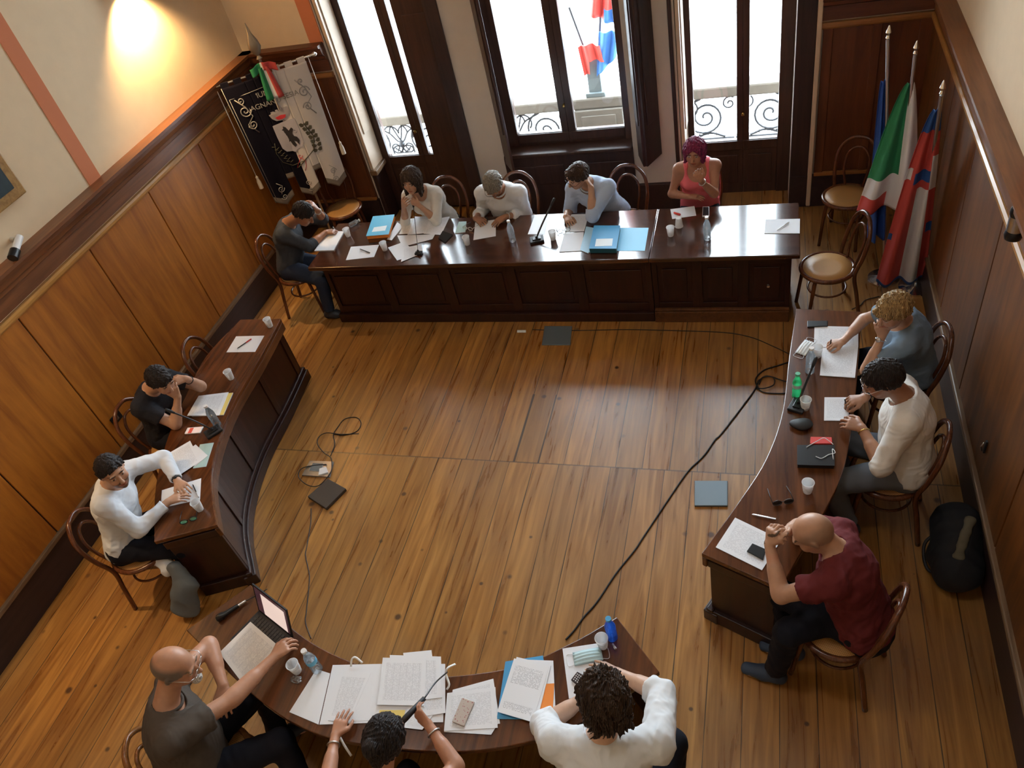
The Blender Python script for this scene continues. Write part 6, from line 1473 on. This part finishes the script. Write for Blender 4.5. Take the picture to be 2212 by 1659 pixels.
# ------------------------------------------------------------------ flags in the right corner
def flag(base, topz, toppx, label, folds, finial=True, stand=True, fwd=0.0):
    b = at(*base, 0); root = wthing('flag_on_stand', (b[0], b[1], 0), label, 'flag', 'flags in the corner')
    top = at(*toppx, topz)
    if stand: MB().lathe([(.002, 0), (.13, .0), (.13, .02), (.05, .04), (.02, .07), (.02, .16), (.002, .16)], (b[0], b[1], 0), 24).build('stand', M['chrome'], root, smooth=True)
    MB().tube([(b[0], b[1], .05), top], .013, 10).build('pole', M['silver'] , root, smooth=True)
    if finial: MB().lathe([(.002, 0), (.016, .01), (.010, .03), (.020, .05), (.004, .10)], top, 12).build('finial', M['chrome'], root, smooth=True)
    ax = _n(top - np.array([b[0], b[1], .05]))
    for nm, z0, z1, w0, w1, off, mats_, mf, dirv in folds:
        dv = _n(dirv)
        def wf(u, v):
            zt_ = z0 + (z1 - z0) * v; k = (zt_ - .05) / ax[2]; c = np.array([b[0], b[1], .05]) + ax * k; w_ = w0 + (w1 - w0) * v ** .7
            nrm = np.array([-dv[1], dv[0], 0]); a = (u - off) * w_
            return c + dv * a + nrm * (.045 * math.sin(u * 13 + v * 2) * (.3 + v) + .02 - fwd * min(1, v * 1.6)) + np.array([0, 0, -abs(u - off) * w_ * .25])
        cloth_sheet(nm, None, wf, None, root, 40, 50, .003, mats=mats_, matfun=mf)
    return root
flag((1908, 603), 2.05, (1918, 85), 'blue flag hanging straight down in the right corner, farthest left of the three', [
    ('flag_cloth', 1.75, .42, .05, .15, .80, [pm('royal_blue_flag_cloth', (.015, .07, .33), .8)], None, (1, .2, 0))])
flag((1922, 600), 1.95, (1977, 118), 'green, white and red flag in the right corner, middle one of the three', [
    ('flag_cloth', 1.74, .78, .05, .44, .70, [fl_green, fl_white, fl_red], lambda u, v: 0 if u < .62 and v < .70 else (1 if v < .86 or u > .45 else 2), (1, -.1, 0))], stand=False, fwd=.13)
flag((1975, 622), 1.95, (2034, 205), 'red flag with white cross and blue border, nearest of the three in the corner', [
    ('flag_cloth', 1.83, .10, .05, .38, .80, [fl_red, fl_white, fl_navy, pm('mid_blue_flag_cloth', (.02, .09, .33), .8)], lambda u, v: 3 if v < .10 or v > .97 or (u > .85 and .6 < v < .66) or (u < .10 and .66 < v < .71) else (3 if (.30 < v < .36 and .3 < u < .8) else (1 if (.45 < u < .80 and v > .40) or (u > .80 and .22 < v < .40) or (.0 < u < .2 and .28 < v < .34) else 0)), (1, -.15, 0))], fwd=.03)
# ------------------------------------------------------------------ the embroidered banner in the left corner
pL_, pR_ = at(452, 192, 1.98), at(672, 120, 1.98)
pL_ = np.array([-5.10, 6.42, float(2.17)]); 
def near(px, py, X=None, Y=None): return atX(px, py, X) if X is not None else atY(px, py, Y)
# the banner's plane: crossbar ends at constant height
ZB_ = 2.12
bl, br = at(452, 192, ZB_), at(673, 119, ZB_)
ban = wthing('embroidered_banner', (*((bl + br) / 2)[:2], 0), 'black and white embroidered town banner with crest hanging from a crossbar stand', 'banner')
bd = _n(br - bl); bw_ = np.linalg.norm(br - bl); bn_ = np.array([bd[1], -bd[0], 0.]); 
if bn_ @ np.array([0, -1., 0]) < 0: bn_ = -bn_
MB().tube([bl, br], .012, 10).build('crossbar', M['chrome'], ban, smooth=True)
for e, s in ((bl, -1), (br, 1)):
    MB().lathe([(.002, -.03), (.016, -.02), (.012, 0), (.022, .02), (.024, .035), (.012, .05), (.002, .055)], e, 14, mat3=np.stack([np.cross((0, 0, 1), bd) , np.array([0, 0, 1.]), bd * s], 1)).build('crossbar_knob', M['chrome'], ban, smooth=True)
mid = (bl + br) / 2
fin = at(540, 78, ZB_ + .36); xpole = mid + bd * ((fin - mid) @ bd)
MB().tube([(xpole[0], xpole[1], .02), (xpole[0], xpole[1], ZB_ + .12)], .014, 10).build('pole', M['silver'], ban, smooth=True)
MB().lathe([(.002, 0), (.18, 0), (.18, .02), (.05, .05), (.02, .1), (.002, .1)], (xpole[0], xpole[1], 0), 20).build('stand_base', M['blackm'], ban, smooth=True)
f3 = np.stack([bd, bn_, np.array([0, 0, 1.])], 1)
sp = MB(); sp.lathe([(.002, 0), (.03, .02), (.012, .05), (.035, .07), (.062, .13), (.05, .19), (.022, .26), (.003, .36)], (xpole[0], xpole[1], ZB_ + .10), 20, mat3=f3 @ np.diag([1, .45, 1])); sp.build('spear_finial', pm('aged_silver', (.35, .30, .24), .35, metal=.8), ban, smooth=True)
# cloth: u along the bar 0..1, v down 0..1; lower edge cut into three tongues
u0, u1 = .10, .93; bh = 1.36
def ban_pt(u, v, off=0.0):
    w_ = 1 - .06 * v; uu = .5 + (u - .5) * w_; p = bl + bd * bw_ * (u0 + (u1 - u0) * uu) - np.array([0, 0, .03 + v * bh]) + bn_ * (.012 + .012 * math.sin(u * 9 + v * 2.5) + off + .01 * math.sin(u * 23) * v); return p
def lower(u):
    # three pointed tongues with two square notches
    for a, b in ((0, .27), (.37, .63), (.73, 1.0)):
        if a - 1e-6 <= u <= b + 1e-6: c = (a + b) / 2; return 1.0 - .055 * abs(u - c) / ((b - a) / 2)
    return .80
b_blk = pm('black_velvet', (.005, .004, .010), .9, spec=.15); b_wht = pm('cream_satin', (.60, .56, .53), .4, bump=.1); b_fr = pm('fringe_taupe', (.20, .17, .14), .8)
def ban_panel(name, ua, ub, mat, split):
    mb = MB(); brk = [ua] + [q for q in (.27, .37, .63, .73) if ua < q < ub] + [ub]
    for p0, p1 in zip(brk[:-1], brk[1:]):
        cen = (p0 + p1) / 2; nu = max(4, int((p1 - p0) * 70)); nv = 56; vs = []; fs = []; b0 = len(mb.f)
        for j in range(nv + 1):
            for i in range(nu + 1):
                u = p0 + (p1 - p0) * i / nu; lo_ = lower(min(max(u, p0 + 1e-4), p1 - 1e-4)); vs.append(ban_pt(u, j / nv * lo_))
        for j in range(nv):
            for i in range(nu): fs.append((j * (nu + 1) + i, j * (nu + 1) + i + 1, (j + 1) * (nu + 1) + i + 1, (j + 1) * (nu + 1) + i))
        mb.add(vs, fs, 0)
        for k in range(len(fs)):
            if (k // nu) >= nv - 3: mb.m[b0 + k] = 1
    o = mb.build(name, [mat, b_fr], ban, smooth='all'); s = o.modifiers.new('t', 'SOLIDIFY'); s.thickness = .004; return o
ban_panel('black_half', 0, .5, b_blk, 0); ban_panel('white_half', .5, 1.0, b_wht, 0)
sil = pm('silver_thread', (.42, .40, .38), .4, metal=.3); dk = pm('dark_thread', (.02, .018, .02), .6); olive = pm('olive_thread', (.07, .065, .04), .6); redt = pm('red_thread', (.55, .03, .04), .6)
# hanging loops over the bar
for k in range(7):
    u = .05 + k * .15; mb = MB(); vs = [ban_pt(u - .045, 0, .004), ban_pt(u + .045, 0, .004)]
    a_, b2 = vs; top_ = np.array([0, 0, .045]); mb.add([a_, b2, b2 + top_, a_ + top_, a_ + top_ - bn_ * .03, b2 + top_ - bn_ * .03], [(0, 1, 2, 3), (3, 2, 5, 4)])
    o = mb.build('hanging_loop', b_blk if (u < .5) else b_wht, ban); s = o.modifiers.new('t', 'SOLIDIFY'); s.thickness = .003
def emb(name, paths, mat, r=.004):
    mb = MB()
    for p in paths: mb.tube([ban_pt(u, v, .006) for u, v in p], r, 5)
    return mb.build(name, mat, ban, smooth='all')
def spir(cu, cv, r0, turns, a0, fl=1, n=26, asp=1.0): return [(cu + (r0 * (1 - .88 * i / n)) * math.cos(a0 + fl * turns * 2 * PI * i / n) * 1.0, cv + asp * (r0 * (1 - .88 * i / n)) * math.sin(a0 + fl * turns * 2 * PI * i / n) * bw_ * .83 / bh) for i in range(n + 1)]
for su, mt in ((.14, sil), (.86, sil if False else pm('silver_thread_on_white', (.33, .32, .32), .4, metal=.3))):
    m_ = 1 if su < .5 else -1
    emb('embroidered_scroll', [spir(su, .20, .07, 1.6, 0, m_), spir(su + .02 * m_, .31, .055, 1.6, PI, -m_), spir(su, .12, .04, 1.2, PI * .5, -m_), [(su - .06, .10), (su + .02, .17), (su + .06, .25), (su - .03, .30), (su + .05, .38)]], mt, .006)
    emb('embroidered_scroll', [spir(su, .86, .045, 1.5, 0, m_), spir(su, .93, .04, 1.5, PI, -m_), [(su - .03, .80), (su + .03, .84), (su - .02, .90)]], mt, .004)
emb('embroidered_scroll', [spir(.5, .88, .035, 1.5, 0, 1), spir(.5, .94, .03, 1.5, PI, -1)], sil, .0035)
emb('border_cord', [[(.03, .09), (.03, .5), (.03, .93)], [(0.03, .09), (.25, .085), (.48, .08)], [(.0, .0), (.0, .5), (.0, .95)]], sil, .003)
def poly_patch(name, pts, mat, off=.008, parent=ban):
    mb = MB(); n = len(pts); c = np.mean(np.array(pts), 0); mb.add([ban_pt(u, v, off) for u, v in pts] + [ban_pt(c[0], c[1], off + .001)], [(i, (i + 1) % n, n) for i in range(n)])
    o = mb.build(name, mat, parent); s = o.modifiers.new('t', 'SOLIDIFY'); s.thickness = .003; return o
poly_patch('crest_shield', [(.36, .37), (.5, .365), (.64, .36), (.645, .45), (.64, .55), (.60, .585), (.53, .595), (.50, .615), (.47, .60), (.40, .59), (.365, .555), (.358, .46)], pm('pale_shield_cloth', (.42, .40, .44), .5))
lion = [(.43, .40), (.47, .395), (.50, .41), (.52, .44), (.56, .42), (.575, .435), (.545, .465), (.555, .49), (.585, .50), (.60, .53), (.575, .56), (.56, .535), (.535, .525), (.55, .56), (.52, .575), (.50, .55), (.49, .52), (.455, .53), (.44, .555), (.42, .545), (.445, .505), (.47, .48), (.45, .465), (.42, .475), (.405, .46), (.44, .44), (.42, .43), (.405, .41)]
mb = MB(); n_ = len(lion); mb.add([ban_pt(u, v, .0125) for u, v in lion], [tuple(range(n_))]); o = mb.build('black_beast', dk, ban); s = o.modifiers.new('t', 'SOLIDIFY'); s.thickness = .002
emb('beast_tail', [spir(.585, .455, .03, 1.1, 0, 1)], dk, .003)
poly_patch('mural_crown', [(.37, .285), (.40, .285), (.40, .27), (.43, .27), (.43, .285), (.46, .285), (.46, .265), (.49, .265), (.49, .28), (.52, .28), (.52, .262), (.55, .262), (.55, .278), (.58, .278), (.58, .262), (.61, .262), (.62, .28), (.60, .32), (.56, .345), (.50, .352), (.43, .345), (.39, .32)], pm('crown_thread', (.35, .32, .33), .5))
poly_patch('crown_lining', [(.43, .318), (.50, .310), (.56, .315), (.545, .335), (.50, .342), (.45, .338)], redt, .013)
lf = MB()
for k in range(7):
    t = k / 6; cu, cv = .72 + .06 * math.sin(t * 2.2) , .43 + t * .22
    for s_ in (-1, 1):
        q = [(cu, cv), (cu + s_ * .035, cv - .018), (cu + s_ * .062, cv - .012), (cu + s_ * .05, cv + .012), (cu + s_ * .02, cv + .015)]; b0 = len(lf.v); lf.add([ban_pt(a, b, .008) for a, b in q], [tuple(range(5))])
lf.tube([ban_pt(.72, .42, .008), ban_pt(.78, .54, .008), ban_pt(.72, .64, .008), ban_pt(.58, .69, .008), ban_pt(.46, .74, .008)], .004, 5)
o = lf.build('oak_branch', olive, ban); s = o.modifiers.new('t', 'SOLIDIFY'); s.thickness = .002; s.offset = 1
emb('laurel_branch', [[(.30, .50), (.27, .58), (.30, .66), (.40, .71), (.55, .70)]] + [[(.29 + .02 * k, .53 + .028 * k), (.25 + .02 * k, .52 + .028 * k)] for k in range(6)] + [[(.29 + .02 * k, .55 + .026 * k), (.33 + .02 * k, .54 + .026 * k)] for k in range(6)], olive, .004)
emb('red_ribbon_bow', [spir(.53, .655, .03, 1, 0, 1), [(.53, .67), (.57, .70), (.56, .74), (.52, .78)], [(.53, .67), (.49, .70), (.44, .74)]], redt, .003)
def ban_text(txt, u, v, size, mat, name, ang=0.0):
    c = bpy.data.curves.new(name, 'FONT'); c.body = txt; c.size = size; c.extrude = .001; c.align_x = 'CENTER'; c.align_y = 'CENTER'
    o = bpy.data.objects.new(name, c); COL.objects.link(o); dg = bpy.context.evaluated_depsgraph_get(); me = bpy.data.meshes.new_from_object(o.evaluated_get(dg)); bpy.data.objects.remove(o)
    me.materials.clear(); me.materials.append(mat); o2 = bpy.data.objects.new(name, me); COL.objects.link(o2); o2.parent = ban
    vz_ = np.array([0, 0, 1.]); p = ban_pt(u, v, .010) - np.array(ban['_w'])
    R_ = Matrix((( bd[0], vz_[0], bn_[0]), (bd[1], vz_[1], bn_[1]), (bd[2], vz_[2], bn_[2]))) @ Matrix.Rotation(ang, 3, 'Z')
    o2.matrix_local = Matrix.Translation(tuple(p)) @ R_.to_4x4(); return o2
ban_text('COMUNE DI', .39, .125, .075, sil, 'lettering'); 
ban_text('ROMAGNANO', .30, .20, .072, sil, 'lettering', .0); ban_text('SESIA', .70, .19, .072, pm('grey_thread', (.22, .21, .18), .6), 'lettering')
# tricolour ribbon and side cords with tassels
tri = cloth_sheet('tricolour_ribbon', None, lambda u, v: np.array([xpole[0], xpole[1], ZB_ + .05]) + bd * ((u - .5) * (.10 + .08 * v)) + bn_ * (.05 + .015 * math.sin(u * 10)) - np.array([0, 0, v * .32]), None, ban, 12, 10, .002, mats=[fl_green, fl_white, fl_red], matfun=lambda u, v: 0 if u < .42 else (1 if u < .68 else 2))
tri2 = cloth_sheet('tricolour_bow', None, lambda u, v: np.array([xpole[0], xpole[1], ZB_ + .10]) + bd * ((u - .5) * .26) + bn_ * (.04 + .02 * math.sin(u * 14)) - np.array([0, 0, v * .08 + .08 * abs(u - .5)]), None, ban, 14, 6, .002, mats=[fl_green, fl_white, fl_red], matfun=lambda u, v: 0 if u < .4 else (1 if u < .5 else 2))
for e, s in ((bl + bd * .06, 0), (br - bd * .04, 1)):
    ln = .92 if s else .98; q = e + bn_ * .03 - np.array([0, 0, ln])
    MB().tube([e, e * .5 + q * .5 + bn_ * .01, q], .004, 6).build('tassel_cord', M['ribbon'], ban, smooth='all')
    MB().lathe([(.003, .02), (.016, .0), (.013, -.02), (.022, -.05), (.024, -.13), (.002, -.13)], q, 12).build('tassel', pm('tassel_cream', (.55, .48, .38), .8), ban, smooth=True)
# ------------------------------------------------------------------ things on the walls
pc = [atX(50, 415, XL), atX(0, 345, XL)]
r_ = wthing('framed_painting', (XL, 3.70, 2.6), 'dark painting in a gilt frame hanging on the left wall', 'painting')
yR = float(pc[0][1]); zB = float(pc[0][2]); MB().span(XL, XL + .045, yR - .72, yR, zB, zB + .80).build('frame', M['gold'], r_, bevel=.012)
MB().span(XL + .04, XL + .05, yR - .64, yR - .08, zB + .08, zB + .72).build('canvas', M['painting'], r_)
sc = atX(22, 540, XL); r_ = wthing('security_camera', (XL, float(sc[1]), float(sc[2])), 'small white and black security camera above the cornice of the left wall', 'camera')
y_, z_ = float(sc[1]), float(sc[2]); 
MB().tube([(XL, y_ + .06, z_ + .05), (XL + .05, y_ + .05, z_ + .05)], .018, 12).build('wall_mount', M['silver'], r_, smooth=True)
MB().tube([(XL + .07, y_ + .08, z_ + .06), (XL + .10, y_ - .04, z_ + .02)], .026, 14).build('camera_body', M['white'], r_, smooth=True)
MB().tube([(XL + .10, y_ - .04, z_ + .02), (XL + .12, y_ - .11, z_ - .0)], .036, 14).build('lens_hood', M['black'], r_, smooth=True)
sk_ = atX(250, 903, XL + .022); r_ = wthing('wall_socket', tuple(sk_), 'small socket on the wainscot of the left wall', 'socket')
MB().box(sk_ + (.006, 0, 0), (.012, .12, .08)).build('socket_plate', M['black'], r_, bevel=.003); MB().box(sk_ + (.016, 0, 0), (.006, .035, .03)).build('socket_cover', M['silver'], r_, bevel=.002)
sk_ = atX(2131, 965, XR - .022); r_ = wthing('wall_pull', tuple(sk_), 'small metal pull handle on the wainscot of the right wall', 'handle')
MB().box(sk_ - (.006, 0, 0), (.012, .02, .10)).build('handle_plate', M['blackm'], r_, bevel=.002); MB().tube([sk_ - (.02, 0, .035), sk_ - (.03, 0, 0), sk_ - (.02, 0, -.035)], .005, 6).build('handle_bar', M['silver'], r_, smooth='all')
wl = atX(2196, 482, XR - .1); r_ = wthing('cylinder_lamp', (XR, float(wl[1]), float(wl[2])), 'unlit chrome and black cylinder lamp on the right wall', 'lamp'); wl = wl
MB().tube([(XR, wl[1], wl[2] + .01), (wl[0], wl[1], wl[2] + .01)], .012, 10).build('arm', M['silver'], r_, smooth=True)
MB().lathe([(.035, -.045), (.040, -.04), (.040, .05), (.035, .055)], wl, 20).build('lamp_body', M['silver'], r_, smooth=True)
for s_ in (-1, 1): MB().lathe([(.002, -.03), (.040, -.025), (.046, 0), (.040, .022), (.002, .028)], wl + (0, 0, .065 * s_ + (.005 if s_ > 0 else 0)), 20).build('end_cap', M['black'], r_, smooth=True)

# ------------------------------------------------------------------ third level: pieces that belong to a part
NEST = {'inner_hoop': 'back_frame', 'seat': 'seat_ring', 'clip': 'cap', 'screen': 'case', 'red_icon': 'case', 'label_sticker': 'cover', 'switch_plate': 'base', 'joint': 'base', 'keys': 'keyboard_base', 'screen_page': 'lid',
        'keypad': 'case', 'socket_cover': 'socket_plate', 'socket_insert': 'box_lid', 'beast_tail': 'crest_shield', 'black_beast': 'crest_shield', 'crown_lining': 'mural_crown', 'handle_bar': 'handle_plate',
        'bulb': 'shade', 'cup_ribs': 'cup_wall', 'paper_label': 'bottle_body', 'bottle_cap': 'bottle_body', 'microphone_head': 'gooseneck', 'lens': 'rim', 'ear_loop': 'pleated_cloth', 'canvas': 'frame', 'lens_hood': 'camera_body', 'collar': ('shirt', 'polo_shirt'), 'tip': 'barrel', 'goatee': 'body'}
def stem(n): return n.split('.')[0]
kids = {}
for o in bpy.data.objects:
    if o.parent: kids.setdefault(o.parent.name, []).append(o)
for root_name, ch in list(kids.items()):
    if bpy.data.objects[root_name].parent or bpy.data.objects[root_name].get('kind') == 'structure': continue
    for c in ch:
        t = NEST.get(stem(c.name))
        if t is None: continue
        t = t if isinstance(t, tuple) else (t,)
        m = [q for q in ch if stem(q.name) in t and q is not c]
        if stem(c.name) == 'screen' and not m: m = [q for q in ch if stem(q.name) == 'lid']
        if m: c.parent = m[0]
